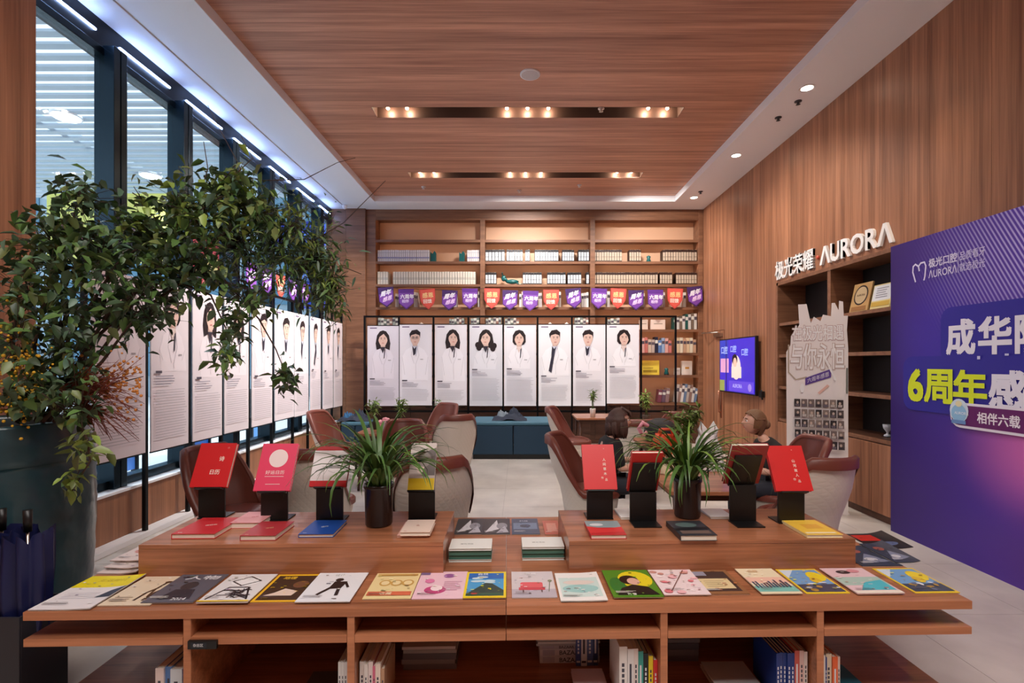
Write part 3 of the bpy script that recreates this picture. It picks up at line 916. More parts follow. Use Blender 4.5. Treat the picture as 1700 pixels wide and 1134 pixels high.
# ------------------------------------------------------------------ right wall: sign, screen, cabinet, backdrop, standee
sg = empty('wall_sign', (XR, 7.11, 2.77), 0, 'white raised lettering on the timber wall above the cabinet', 'sign')
LET = mat('sign_white', (244, 242, 240), .35)
def solid_text(body, x, y, h, fit_w, th, parent, M, m_, bold=0.0, name='letter'):
    vs, fs, x0, x1, y0, y1 = text_geo(body)
    ky, kx = h / (y1 - y0), fit_w / (x1 - x0)
    bm = bmesh.new()
    for ox, oy in ((0, 0), (bold * ky, bold * ky), (-bold * ky, -bold * ky), (bold * ky, -bold * ky), (-bold * ky, bold * ky)):
        bv = [bm.verts.new((x + (v[0] - x0) * kx + ox, y + (v[1] - y0) * ky + oy, (ox + 2 * oy) * .02)) for v in vs]
        for f in fs:
            try:
                bm.faces.new([bv[i] for i in f])
            except ValueError:
                pass
    r_ = bmesh.ops.extrude_face_region(bm, geom=bm.faces[:])
    bmesh.ops.translate(bm, vec=(0, 0, th), verts=[q for q in r_['geom'] if isinstance(q, bmesh.types.BMVert)])
    bmesh.ops.recalc_face_normals(bm, faces=bm.faces[:])
    me = bpy.data.meshes.new(name)
    bm.to_mesh(me)
    bm.free()
    me.materials.append(m_)
    return link(name, me, parent, M)
Ms = face_left((0, 0, 0))
u = 0.0
for ch, u0, wd in (('极', .0, .225), ('光', .235, .22), ('荣', .465, .22), ('耀', .695, .225)):
    solid_text(ch, u0, 0, .25, wd, .03, sg, Ms, LET, .012)
MB().lathe([(.022, 0), (.022, .02), (0, .02)], 12).build('dot', mat('sign_red', (210, 90, 70), .4), sg, Ms @ Matrix.Translation((.985, .12, 0)))
for ch, u0, wd in (('Λ', 1.06, .19), ('U', 1.265, .155), ('R', 1.455, .15), ('O', 1.62, .20), ('R', 1.855, .155), ('Λ', 2.03, .20)):
    solid_text(ch, u0, 0.01, .205, wd, .03, sg, Ms, LET, .018)

tv = empty('wall_screen', (XR, 8.225, 1.56), 0, 'flat screen showing a violet clinic advert on the timber wall', 'screen')
MB().box(-.10, -.05, -.675, .675, -.455, .455).build('case', BLACK, tv, bevel=.006)
MB().box(-.05, 0, -.12, .12, -.12, .12).build('wall_bracket', BLACK_METAL, tv)
A = Art(.001)
A.rect(-.655, -.435, .655, .435, (62, 44, 190))
A.rect(-.655, -.1, -.30, .435, (44, 60, 176))
A.rect(-.62, -.12, -.28, .12, (206, 150, 190))
A.rect(-.655, -.435, -.45, -.25, (140, 150, 80))
A.rect(-.40, -.435, -.36, .435, (36, 26, 120))
for u_, v_, s_ in ((-.58, .2, .16), (-.20, .22, .14), (.22, .16, .14)):
    A.text('口腔', u_, v_, s_ * .8, (170, 190, 240), .01)
A.ell(.02, -.03, .17, .2, (222, 204, 200))
A.ell(-.03, .10, .10, .09, (34, 28, 34))
A.ell(-.02, .05, .065, .08, (224, 186, 166))
A.rect(-.15, -.2, .22, -.02, (216, 206, 196))
A.rect(-.25, -.42, .65, -.25, (92, 70, 206))
A.text('AURORA', -.1, -.36, .06, (190, 190, 240))
A.ell(.52, -.34, .06, .06, (150, 130, 220))
A.build('screen', tv, face_left((-.10, 0, 0)), print_mat('screen_ink', .3, 0.55))
MB().tube([(-.04, -.68, -.4), (-.05, -.76, -.36), (-.03, -.74, -.5), (-.02, -.68, -.45)], .012, 6).box(-.06, -.01, -.78, -.70, -.47, -.38).build('cable', BLACK, tv)

cb = empty('display_cabinet', (XR, 0, 0), 0, 'built-in timber display cabinet with dark shelves below the wall sign', 'cabinet')
MB().box(.38, .40, 3.0, 7.11, 0, 2.73).build('back_panel', mat('near_black_panel', (26, 21, 20), .5), cb)  # near-black so the cabinet interior stays dark
MB().box(-.012, .38, 7.07, 7.11, 0, 2.73).build('side_panel', W_CASE, cb)
MB().box(-.012, .38, 3.0, 3.04, 0, 2.73).build('side_panel', W_CASE, cb)
MB().box(-.012, .38, 3.0, 7.11, 2.69, 2.73).build('top_panel', W_CASE, cb)
for y in (5.92, 4.45):
    MB().box(0.0, .38, y - .03, y + .03, .8, 2.69).build('divider', W_CASE, cb)
bays = [(5.95, 7.07), (4.48, 5.89), (3.04, 4.42)]
for y0, y1 in bays:
    for z in (2.14, 1.70, 1.26, .81):
        sh_ = MB().box(0.025, .38, y0, y1, z - .02, z + .02).build('shelf', W_DARK, cb)
        MB().box(0.005, .025, y0, y1, z - .02, z + .02).build('shelf_edging', W_CASE, sh_, bevel=.002)
    k = 2
    for i in range(k):
        a = y0 + (y1 - y0) * i / k
        MB().box(-.012, .01, a + .003, a + (y1 - y0) / k - .003, .08, .78).build('cabinet_door', W_WALL, cb, bevel=.003)
MB().box(.02, .38, 3.04, 7.07, 0, .79).build('base_cabinet', W_DARK, cb)

def plaque(px0, px1, z, h, base, label, art, lean=12):
    d0, d1 = 3.72 * F / (px0 - CX), 3.72 * F / (px1 - CX)
    wd = d0 - d1
    e = empty('award_plaque', (3.72, (d0 + d1) / 2, z), 0, label, 'plaque')
    R = Matrix.Rotation(math.radians(lean), 4, 'Y')
    MB().box(0, .02, -wd / 2, wd / 2, 0, h).build('board', mat('plaque_%d_%d_%d' % base, base, .35), e, R, bevel=.003)
    A = Art(.001)
    art(A, wd, h)
    A.build('print', e, R @ face_left((0, 0, 0)))
    MB().box(.02, .12, -.01, .01, 0, .012).build('easel_foot', BLACK, e)
def art1(A, wd, h):
    A.ell(0, h * .58, wd * .38, h * .34, (40, 30, 30)); A.ell(0, h * .58, wd * .32, h * .29, (196, 170, 130)); A.text('AURORA', 0, h * .55, h * .07, (60, 40, 30), align='c'); A.rect(-wd * .4, h * .06, wd * .4, h * .2, (150, 104, 60))
def art2(A, wd, h):
    A.rect(-wd * .46, h * .35, wd * .46, h * .95, (226, 228, 232)); A.lines(-wd * .3, h * .85, wd * .3, 5, h * .09, h * .03, (130, 130, 140)); A.rect(-wd * .46, h * .12, wd * .46, h * .3, (196, 160, 70))
def art3(A, wd, h):
    A.rect(-wd * .42, h * .1, wd * .42, h * .9, (236, 236, 238)); A.lines(-wd * .3, h * .8, wd * .3, 6, h * .09, h * .03, (150, 150, 160))
plaque(1409, 1439, 2.16, .33, (190, 150, 96), 'gold award plaque with dark round medal on the top cabinet shelf', art1)
plaque(1443, 1476, 2.16, .27, (216, 200, 140), 'silver and gold award certificate beside the round medal plaque', art2)
plaque(1479, 1500, 2.16, .25, (226, 226, 226), 'white award certificate half behind the violet backdrop', art3)
for (yy, zz, c, lb) in ((5.25, .83, (210, 215, 225), 'small clear trophy on the cabinet base'), (5.0, 1.28, (226, 226, 230), 'small white ornament on the third cabinet shelf')):
    e = empty('trophy', (3.85, yy, zz), 0, lb, 'trophy')
    MB().lathe([(.035, 0), (.035, .02), (.012, .03), (.012, .05), (.04, .09), (.045, .13)], 14).build('cup', mat('trophy_glass', c, .15), e)
    MB().box(-.04, .04, -.04, .04, 0, .006).build('base', BLACK, e)

# ------------------------------------------------------------------ violet backdrop
bd = empty('event_backdrop', (3.55, 4.80, 0), 0, 'tall violet printed event backdrop standing along the timber wall', 'backdrop')
m = bpy.data.materials.new('backdrop_print'); m.use_nodes = True
nt = m.node_tree; L = nt.links.new; b = nt.nodes['Principled BSDF']
tc = nt.nodes.new('ShaderNodeTexCoord'); sp = nt.nodes.new('ShaderNodeSeparateXYZ'); L(tc.outputs['Object'], sp.inputs[0])
def math_node(op, a, bb=None, c=None):
    q = nt.nodes.new('ShaderNodeMath'); q.operation = op
    for i, v in enumerate((a, bb, c)):
        if v is None:
            continue
        if isinstance(v, (int, float)):
            q.inputs[i].default_value = v
        else:
            L(v, q.inputs[i])
    return q.outputs[0]
U = math_node('MULTIPLY', sp.outputs[1], -1.0)
V = sp.outputs[2]
def glow(u0, v0, ru, rv):
    a = math_node('DIVIDE', math_node('SUBTRACT', U, u0), ru)
    c = math_node('DIVIDE', math_node('SUBTRACT', V, v0), rv)
    d = math_node('SQRT', math_node('ADD', math_node('MULTIPLY', a, a), math_node('MULTIPLY', c, c)))
    q = nt.nodes.new('ShaderNodeMapRange'); q.interpolation_type = 'SMOOTHSTEP'
    q.inputs[1].default_value = 0; q.inputs[2].default_value = 1; q.inputs[3].default_value = 1; q.inputs[4].default_value = 0
    L(d, q.inputs[0]); return q.outputs[0]
def mixc(f, a, c):
    q = nt.nodes.new('ShaderNodeMix'); q.data_type = 'RGBA'
    L(f, q.inputs[0])
    for i, v in ((6, a), (7, c)):
        if isinstance(v, tuple):
            q.inputs[i].default_value = v
        else:
            L(v, q.inputs[i])
    return q.outputs[2]
g1 = nt.nodes.new('ShaderNodeMapRange'); g1.inputs[1].default_value = 0.0; g1.inputs[2].default_value = 1.4; L(U, g1.inputs[0])
c1 = mixc(g1.outputs[0], rgb(42, 10, 108), rgb(88, 54, 182))
c2 = mixc(glow(.55, 1.75, .7, .9), c1, rgb(58, 34, 170))
c3 = mixc(glow(1.55, 1.00, .95, .72), c2, rgb(232, 120, 192))
c4 = mixc(glow(1.5, .2, .8, .6), c3, rgb(92, 52, 150))
st_ = math_node('SINE', math_node('MULTIPLY', math_node('ADD', U, math_node('MULTIPLY', V, .55)), 190.0))
stm = math_node('MULTIPLY', math_node('GREATER_THAN', st_, 0.2), math_node('MULTIPLY', glow(1.45, 2.45, 1.25, .95), 1.0))
c5 = mixc(stm, c4, rgb(196, 186, 244))
L(c5, b.inputs['Base Color']); b.inputs['Roughness'].default_value = .42
MB().box(0, .03, -2.9, 0, 0, 2.71).build('panel', m, bd)
MB().box(.03, .055, -2.88, -.02, 2.66, 2.70).box(.03, .055, -2.88, -2.85, .02, 2.66).box(.03, .055, -.05, -.02, .02, 2.66).build('back_frame', BLACK_METAL, bd)
Mb = face_left((0, 0, 0))
A = Art(.0012)
LIL = (226, 222, 250)
A.line([(.30, 2.33), (.27, 2.42), (.275, 2.47), (.30, 2.485), (.335, 2.46), (.36, 2.485), (.40, 2.485), (.415, 2.45), (.405, 2.36), (.395, 2.33)], .014, LIL)
A.line([(.335, 2.46), (.345, 2.42)], .014, LIL)
A.text('极光口腔', .45, 2.425, .075, LIL, .02, fit_w=.28)
A.text('ΛURORΛ', .45, 2.335, .065, LIL, .005, fit_w=.28)
A.rect(.742, 2.33, .746, 2.50, LIL)
A.text('品质看牙', .76, 2.425, .068, LIL, .0, fit_w=.22)
A.text('就选极光', .76, 2.335, .068, LIL, .0, fit_w=.22)
# deep blue outline clouds behind the headings
A.poly([(p[0], p[1]) for p in rrect(.58, 1.60, 1.75, 2.06, .10)], (46, 40, 158))
A.poly([(p[0], p[1]) for p in rrect(.17, 1.18, 1.75, 1.66, .10)], (46, 40, 158))
for ch, u0 in (('成', .645), ('华', .935), ('院', 1.225), ('区', 1.50)):
    A.text(ch, u0, 1.675, .27, (238, 238, 252), .035, fit_w=.25)
for ch, u0, wd, c in (('6', .245, .15, (222, 240, 40)), ('周', .425, .27, (222, 240, 40)), ('年', .72, .28, (222, 240, 40)), ('感', 1.03, .28, (236, 236, 252)), ('恩', 1.33, .28, (236, 236, 252))):
    A.text(ch, u0, 1.27, .27, c, .035, fit_w=wd)
A.rects([(.93, 1.63, .955, 1.655), (1.15, 1.655, 1.18, 1.67)], (214, 216, 250))
A.poly(rrect(.69, 1.085, 1.75, 1.285, .09), (240, 236, 250))
A.poly(rrect(.70, 1.105, 1.75, 1.265, .07), (104, 30, 104))
A.text('相伴六载', .935, 1.14, .085, (246, 240, 250), .02, fit_w=.33)
A.ell(.775, 1.22, .085, .095, (214, 232, 248)); A.ell(.775, 1.20, .07, .07, (150, 200, 236)); A.ell(.775, 1.275, .03, .025, (240, 232, 190)); A.rect(.71, 1.115, .84, 1.145, (112, 150, 206))
A.text('AURORA', .738, 1.19, .022, (250, 250, 255))
A.build('print', bd, Mb, print_mat('backdrop_ink', .45))

# ------------------------------------------------------------------ cut-out standee
sd = empty('standee', (3.20, 5.40, 0), math.radians(-24), 'white cut-out standee with photo grid before the cabinet', 'standee')
hw, H_ = .285, 2.26
out_ = [(-hw, .0), (hw, .0), (hw, 1.75), (hw * .96, 1.95), (hw * .99, 2.10), (hw * .86, 2.10), (hw * .84, 2.25), (hw * .72, 2.26), (hw * .70, 2.16), (hw * .58, 2.24), (hw * .48, 2.24), (hw * .46, 2.10), (hw * .2, 2.12), (hw * .12, 2.05), (-hw * .1, 2.10), (-hw * .2, 2.03),
        (-hw * .34, 2.24), (-hw * .62, 2.24), (-hw * .58, 2.02), (-hw * .70, 1.95), (-hw * .86, 1.90), (-hw * .88, 1.80), (-hw * 1.02, 1.72)]
MB().prism(out_, -.012, 0, M=face_cam((0, 0, 0))).build('board', mat('standee_white', (246, 238, 236), .5), sd)
A = Art(.001)
PK = (226, 204, 200)
A.text('在极光相遇', -.235, 1.84, .17, (206, 178, 176), .03, fit_w=.48)
A.text('在极光相遇', -.233, 1.846, .16, (253, 252, 252), .008, fit_w=.475)
A.text('与你永恒', -.25, 1.53, .28, (206, 184, 176), .03, fit_w=.50)
A.text('与你永恒', -.248, 1.537, .27, (254, 252, 252), .008, fit_w=.495)
A.line([(-.27, 1.8), (-.27, 1.5), (-.2, 1.42), (-.10, 1.45)], .012, (188, 170, 150))
A.poly([(-.11, 1.36), (.13, 1.45), (.13, 1.54), (-.11, 1.44)], (96, 70, 150))
A.text('六周年感恩', -.09, 1.385, .05, (240, 235, 250), .0, fit_w=.2, M=(1, 0, .38, 1))
A.line([(.02, 1.28), (.10, 1.36)], .025, (236, 190, 176)); A.line([(.17, 1.42), (.09, 1.62)], .02, (250, 248, 248))
A.ell(-.14, 1.33, .02, .05, (250, 248, 248))
A.rect(.265, 1.28, .28, 1.55, (120, 124, 116))
for j in range(6):
    for i in range(7 if j < 5 else 1):
        u0, v0 = -.215 + i * .066, 1.13 - j * .108
        gcol = random.choice([(92, 80, 78), (120, 104, 100), (70, 62, 62), (140, 124, 116), (50, 44, 46)])
        A.rect(u0, v0, u0 + .056, v0 + .082, gcol)
        A.ell(u0 + .02 + random.random() * .015, v0 + .045, .012, .016, (206, 184, 170), n=8)
        A.rect(u0 + .008, v0 + .005, u0 + .046, v0 + .03, random.choice([(196, 186, 180), (110, 100, 110), (60, 54, 60)]))
A.build('print', sd, face_cam((0, -.001, 0)))
MB().prism([(0.012, 0), (.36, 0), (.36, .02), (0.012, 1.1)], -.005, .005, M=frame((.1, 0, 0), (0, 1, 0), (0, 0, 1), (1, 0, 0))).box(.08, .30, .02, .38, 0, .012).build('easel_back', mat('standee_white', ()), sd)

# ================================================================== DISPLAY TABLE
TZ = 0.564
RT = math.radians(1.42)
TAB = Matrix.Translation((-.045, 2.14, 0)) @ Matrix.Rotation(RT, 4, 'Z')
tb = empty('display_table', (-.045, 2.14, 0), RT, 'long low timber book display table with open shelves in the foreground', 'table')
HL, DP, TH = 2.02, 1.24, .036
def edged(nm, x0, x1, y0, y1, z0, z1, front):
    o = MB().box(x0, x1, y0, y1, z0, z1).build(nm, W_TABLE, tb, bevel=.002)
    if front:
        MB().box(x0 + .001, x1 - .001, y0 - .0015, y0, z0 + .0005, z1 - .0005).build('edge_band', W_EDGE, o)
    return o
edged('table_top', -HL, -.012, 0, DP, TZ - TH, TZ, True)
edged('table_top', -.010, HL, 0, DP, TZ - TH, TZ, True)
DV = [-1.35, -.668, .668, 1.35]
for x in DV:
    for y0, y1 in ((0.004, .60), (.64, DP - .004)):
        edged('divider', x - .016, x + .016, y0, y1, 0.10, TZ - TH, y0 < .1)
segs = [(-HL, DV[0] - .016), (DV[0] + .016, DV[1] - .016), (DV[1] + .016, -.012), (-.010, DV[2] - .016), (DV[2] + .016, DV[3] - .016), (DV[3] + .016, HL)]
for x0, x1 in segs:
    edged('shelf', x0, x1, 0.002, .60, .418, .45, True)
    MB().box(x0, x1, .64, DP, .418, .45).build('shelf', W_TABLE, tb, bevel=.002)
MB().box(-1.72, -.012, .60, .64, .10, TZ - TH).build('back_panel', W_TABLE, tb)
MB().box(-.010, 1.72, .60, .64, .10, TZ - TH).build('back_panel', W_TABLE, tb)
MB().box(-HL, HL, 0, DP, .066, .10).build('base_board', W_TABLE, tb, bevel=.002)
MB().box(-1.7, 1.7, .12, DP - .12, 0, .066).build('plinth', W_DARK, tb)
ph = MB().box(-1.34, -1.22, -.012, 0.003, .405, .440).build('label_holder', BLACK, tb, bevel=.002)
A = Art(.001)
A.rect(-1.325, .412, -1.26, .434, (40, 44, 52)); A.text('杂志区', -1.315, .417, .013, (220, 222, 226), .01)
A.build('print', ph, frame((0, -.012, 0), (1, 0, 0), (0, 0, 1), (0, -1, 0)))

# risers on the table
BZ = TZ + .156
def riser(x0, x1, y0, y1, label):
    e = empty('display_riser', TAB @ Vector(((x0 + x1) / 2, y0, TZ)), RT, label, 'riser')
    hw = (x1 - x0) / 2
    MB().box(-hw, hw, 0, y1 - y0, .135, .156).build('top_panel', W_TABLE, e, bevel=.002)
    MB().box(-hw, hw, 0.001, .02, 0, .1345).build('front_panel', W_TABLE, e)
    MB().box(-hw, hw, y1 - y0 - .02, y1 - y0 - .001, 0, .1345).build('rear_panel', W_TABLE, e)
    MB().box(-hw + .001, -hw + .02, .02, y1 - y0 - .02, 0, .1345).build('side_panel', W_TABLE, e)
    MB().box(hw - .02, hw - .001, .02, y1 - y0 - .02, 0, .1345).build('side_panel', W_TABLE, e)
riser(-1.79, -.32, .335, .86, 'left timber riser block on the display table')
riser(.30, 1.74, .335, .86, 'right timber riser block on the display table')

def on_table(px, py, z):
    d = (CAMH - z) * F / (py - CY)
    return Vector(((px - CX) / F * d, d, z))

# ------------------------------------------------------------------ books with covers
def book(loc, wd, h, th, cover, label, art=None, rz=0.0, M=None, pages=(236, 228, 214), name='book', cat='book', group=None, rough=.4):
    """lying flat: origin at front left lower corner, x = width, y = height, z = thickness"""
    e = empty(name, loc, rz, label, cat, group)
    if M is not None:
        e.matrix_world = M
    cm = mat('cover_%d_%d_%d' % tuple(cover), cover, rough)
    t = min(.0025, th * .2)
    MB().box(0, wd, 0, h, th - t, th).box(0, wd, 0, h, 0, t).box(0, t, 0, h, t, th - t).build('cover', cm, e, bevel=.0008)
    MB().box(t, wd - .004, .004, h - .004, t, th - t).build('pages', mat('pages_%d' % pages[0], pages, .7), e)
    if art:
        A = Art(.0004)
        art(A, wd, h)
        A.build('print', e, Matrix.Translation((0, 0, th)))
    return e

RED, CRIM, PINKC, BLUE = (206, 28, 34), (168, 40, 48), (232, 66, 104), (30, 76, 160)
CREAM = (250, 240, 226)

def stand(x, y, z, label, facing=1, hh=.175, wd=.148):
    """black angled book easel: foot plate, column, leaning back plate with a ledge"""
    e = empty('book_stand', (x, y, z), RT + (0 if facing > 0 else math.pi), label, 'book stand', 'black book stands on the risers')
    MB().box(-wd / 2, wd / 2, -.01, .11, 0, .006).build('foot', BLACK, e)
    MB().box(-wd / 2, wd / 2, .0, .012, .006, hh).build('column', BLACK, e, bevel=.002)
    a = math.radians(27)
    Mt = frame((0, -.015, hh), (1, 0, 0), (0, math.sin(a), math.cos(a)), (0, -math.cos(a), math.sin(a)))
    MB().box(-wd / 2, wd / 2, 0, .20, -.008, 0).build('back_plate', BLACK, e, Mt, bevel=.001)
    MB().box(-wd / 2, wd / 2, -.008, 0, -.008, .026).build('ledge', BLACK, e, Mt, bevel=.001)
    return e.matrix_basis @ Mt

def on_stand(x, y, label, bw, bh, bt, cover, blabel, art=None, facing=1, hh=.175, pages=(236, 228, 214)):
    Mw = stand(x, y, BZ + .0005, label, facing, hh)
    Mw = Mw @ Matrix.Translation((-bw / 2, .001, .001))
    return book((0, 0, 0), bw, bh, bt, cover, blabel, art, M=Mw, pages=pages)

def sp_(px, py):
    p = on_table(px, py, BZ)
    return p.x, p.y
def art_red1(A, w_, h):
    A.text('诗', w_ * .62, h * .58, .028, CREAM, .01); A.text('日历', w_ * .46, h * .28, .026, CREAM, .01); A.text('中', w_ * .78, h * .86, .012, (240, 160, 150))
def art_pink(A, w_, h):
    A.ell(w_ * .52, h * .68, w_ * .26, w_ * .26, (246, 226, 226), n=28); A.text('好运日历', w_ * .24, h * .34, .022, (250, 226, 226), .005, fit_w=w_ * .52); A.rect(w_ * .24, h * .29, w_ * .76, h * .30, (250, 220, 224)); A.lines(w_ * .3, h * .14, w_ * .7, 1, .01, .003, (250, 210, 214), 0)
def art_sketch(A, w_, h):
    A.rect(0, 0, w_, h, (238, 232, 234)); A.rect(0, 0, w_, h * .14, (206, 24, 34)); A.rect(0, h * .9, w_, h, (170, 36, 44))
    for i in range(9):
        x = w_ * random.uniform(.1, .8); y = h * random.uniform(.3, .8)
        A.line([(x, y), (x + w_ * .14, y + h * random.uniform(-.05, .05)), (x + w_ * .2, y - h * .04)], .0016, (170, 165, 172))
def art_grey(A, w_, h):
    A.rect(0, 0, w_, h, (206, 192, 186)); A.poly([(w_ * .5, h * .3), (w_, h * .3), (w_, h * .9), (w_ * .55, h * .8)], (110, 100, 98)); A.ell(w_ * .42, h * .5, w_ * .16, h * .16, (232, 214, 204)); A.ell(w_ * .56, h * .64, w_ * .26, h * .16, (150, 140, 136)); A.ell(w_ * .4, h * .46, w_ * .03, h * .015, (60, 50, 50)); A.rect(0, 0, w_, h * .24, (236, 206, 40))
def art_vert(s_):
    def f(A, w_, h):
        for i, ch in enumerate(s_):
            A.text(ch, w_ * .62, h * (.62 - i * .105), .017, CREAM, .008)
        A.text('作', w_ * .53, h * .22, .014, CREAM); A.text('品', w_ * .65, h * .18, .014, CREAM); A.text('新', w_ * .66, h * .88, .008, (240, 170, 160))
    return f
x, y = sp_(351, 861); on_stand(x, y, 'black book stand holding the red book, far left', .205, .255, .024, RED, 'red standing book with white title, far left of left riser', art_red1)
x, y = sp_(455, 865); on_stand(x, y, 'black book stand holding the pink book', .20, .27, .022, PINKC, 'pink standing book with pale round seal on the left riser', art_pink, hh=.165)
x, y = sp_(547, 867); on_stand(x, y, 'black book stand holding the sketch-covered book', .20, .225, .02, CRIM, 'standing white book with sketch cover and red band', art_sketch, hh=.195)
x, y = sp_(700, 863); on_stand(x, y, 'black book stand right of the left spider plant', .145, .27, .02, (214, 200, 196), 'standing book with grey portrait and yellow band behind plant', art_grey, hh=.165)
x, y = sp_(996, 862); on_stand(x, y, 'black book stand holding the red book beside the centre gap', .185, .26, .022, (214, 34, 38), 'red standing book with vertical title, beside the centre gap', art_vert('人间草木'), hh=.165)
x, y = sp_(1067, 866); on_stand(x, y, 'black book stand turned away, left of right spider plant', .17, .26, .02, (206, 40, 40), 'red standing book seen from behind, left of right spider plant', None, -1, .165)
x, y = sp_(1232, 866); on_stand(x, y, 'black book stand turned away, right of right spider plant', .20, .26, .024, (160, 44, 50), 'dark red standing book seen from behind, right of spider plant', None, -1, .205)
x, y = sp_(1314, 869); on_stand(x, y, 'black book stand holding the red book, far right', .205, .255, .022, (208, 30, 32), 'red standing book with vertical title, far right of right riser', art_vert('山河故人'), hh=.175)

def lying(px, py, wd, h, th, cover, label, art=None, z=BZ, rz=0, pages=(236, 228, 214), name='book', cat='book', group=None):
    p = on_table(px, py, z + th * .5)
    p.z = z + .0006
    return book(p, wd, h, th, cover, label, art, RT + rz, None, pages, name, cat, group)
def art_ttl(s_, c=CREAM, sz=.02):
    def f(A, w_, h):
        A.text(s_, w_ * .45, h * .45, sz, c, .01, M=(.8, -.3, .3, .8)); A.rect(w_ * .1, h * .06, w_ * .2, h * .08, c)
    return f
lying(284, 891, .215, .265, .026, (200, 34, 40), 'bright red book lying flat, far left of left riser', art_ttl('诗日历'))
lying(381, 873, .16, .20, .030, (226, 150, 150), 'pale pink book lying behind the second stand on left riser', art_ttl('日历', (190, 60, 70)))
lying(398, 894, .175, .225, .026, (176, 48, 54), 'dull red book lying before the pink standing book', art_ttl('小记', (236, 200, 150)))
lying(495, 890, .175, .225, .018, BLUE, 'blue book lying flat before the sketch-covered book', art_ttl('远行', (220, 226, 240)))
lying(659, 891, .155, .22, .012, (226, 178, 166), 'pink book lying flat, lowest right of left spider plant', None)
lying(664, 887, .15, .20, .020, (238, 214, 200), 'cream book lying on the pink book right of plant', art_ttl('花', (200, 120, 110)), z=BZ + .013)
def art_wave(A, w_, h):
    A.rect(0, h * .5, w_, h, (146, 160, 164)); A.poly([(0, h * .1), (w_, h * .2), (w_, h * .55), (w_ * .5, h * .42), (0, h * .6)], (216, 60, 60)); A.ell(w_ * .3, h * .7, w_ * .2, h * .1, (220, 220, 222))
lying(981, 892, .18, .22, .022, (196, 48, 52), 'red and grey book lying before the centre red standing book', art_wave)
def art_dark(A, w_, h):
    A.rect(0, 0, w_, h, (52, 54, 60)); A.ell(w_ * .45, h * .7, w_ * .3, h * .16, (92, 112, 110)); A.rect(w_ * .1, h * .1, w_ * .9, h * .3, (110, 92, 84)); A.poly([(0, h * .3), (w_, h * .4), (w_, h * .55), (0, h * .45)], (30, 30, 34))
lying(1130, 894, .185, .23, .028, (60, 58, 62), 'dark grey book lying before the right spider plant', art_dark)
def art_yel(A, w_, h):
    A.rect(0, 0, w_, h, (240, 196, 70)); A.rect(w_ * .3, h * .4, w_ * .8, h * .7, (228, 170, 60)); A.rect(w_ * .05, h * .08, w_ * .9, h * .16, (246, 232, 190))
lying(1340, 891, .185, .235, .016, (244, 226, 170), 'yellow book lying at the right end of right riser', art_yel)
lying(1031, 861, .10, .18, .012, (238, 236, 232), 'small white booklet lying between the first two right stands', None)
lying(1180, 860, .13, .16, .012, (236, 234, 232), 'small white booklet lying left of the third right stand', None)
# green notebook stacks in the gap
for (px, py, rz, wh) in ((745, 934, 0, 'left'), (867, 931, 0, 'right')):
    p = on_table(px, py, TZ)
    zz = TZ + .0006
    for i, (c, th) in enumerate((((214, 222, 218), .014), ((62, 104, 92), .022), ((74, 110, 96), .022), ((232, 234, 230), .012))):
        q = p.copy(); q.z = zz
        book(q, .222, .15, th, c, '%s notebook, %s from the bottom of the %s stack in the table gap' % (('pale grey', 'dark green', 'green', 'white')[i], ORD[i], wh), (lambda A, w_, h: A.text('极光书店', w_ * .25, h * .4, .016, (120, 124, 122))) if i == 3 else None, RT, None, (222, 226, 222) if i in (0, 3) else (c[0] + 6, c[1] + 8, c[2] + 6), 'notebook', 'notebook', 'notebooks in the %s stack' % wh)
        zz += th + .0004

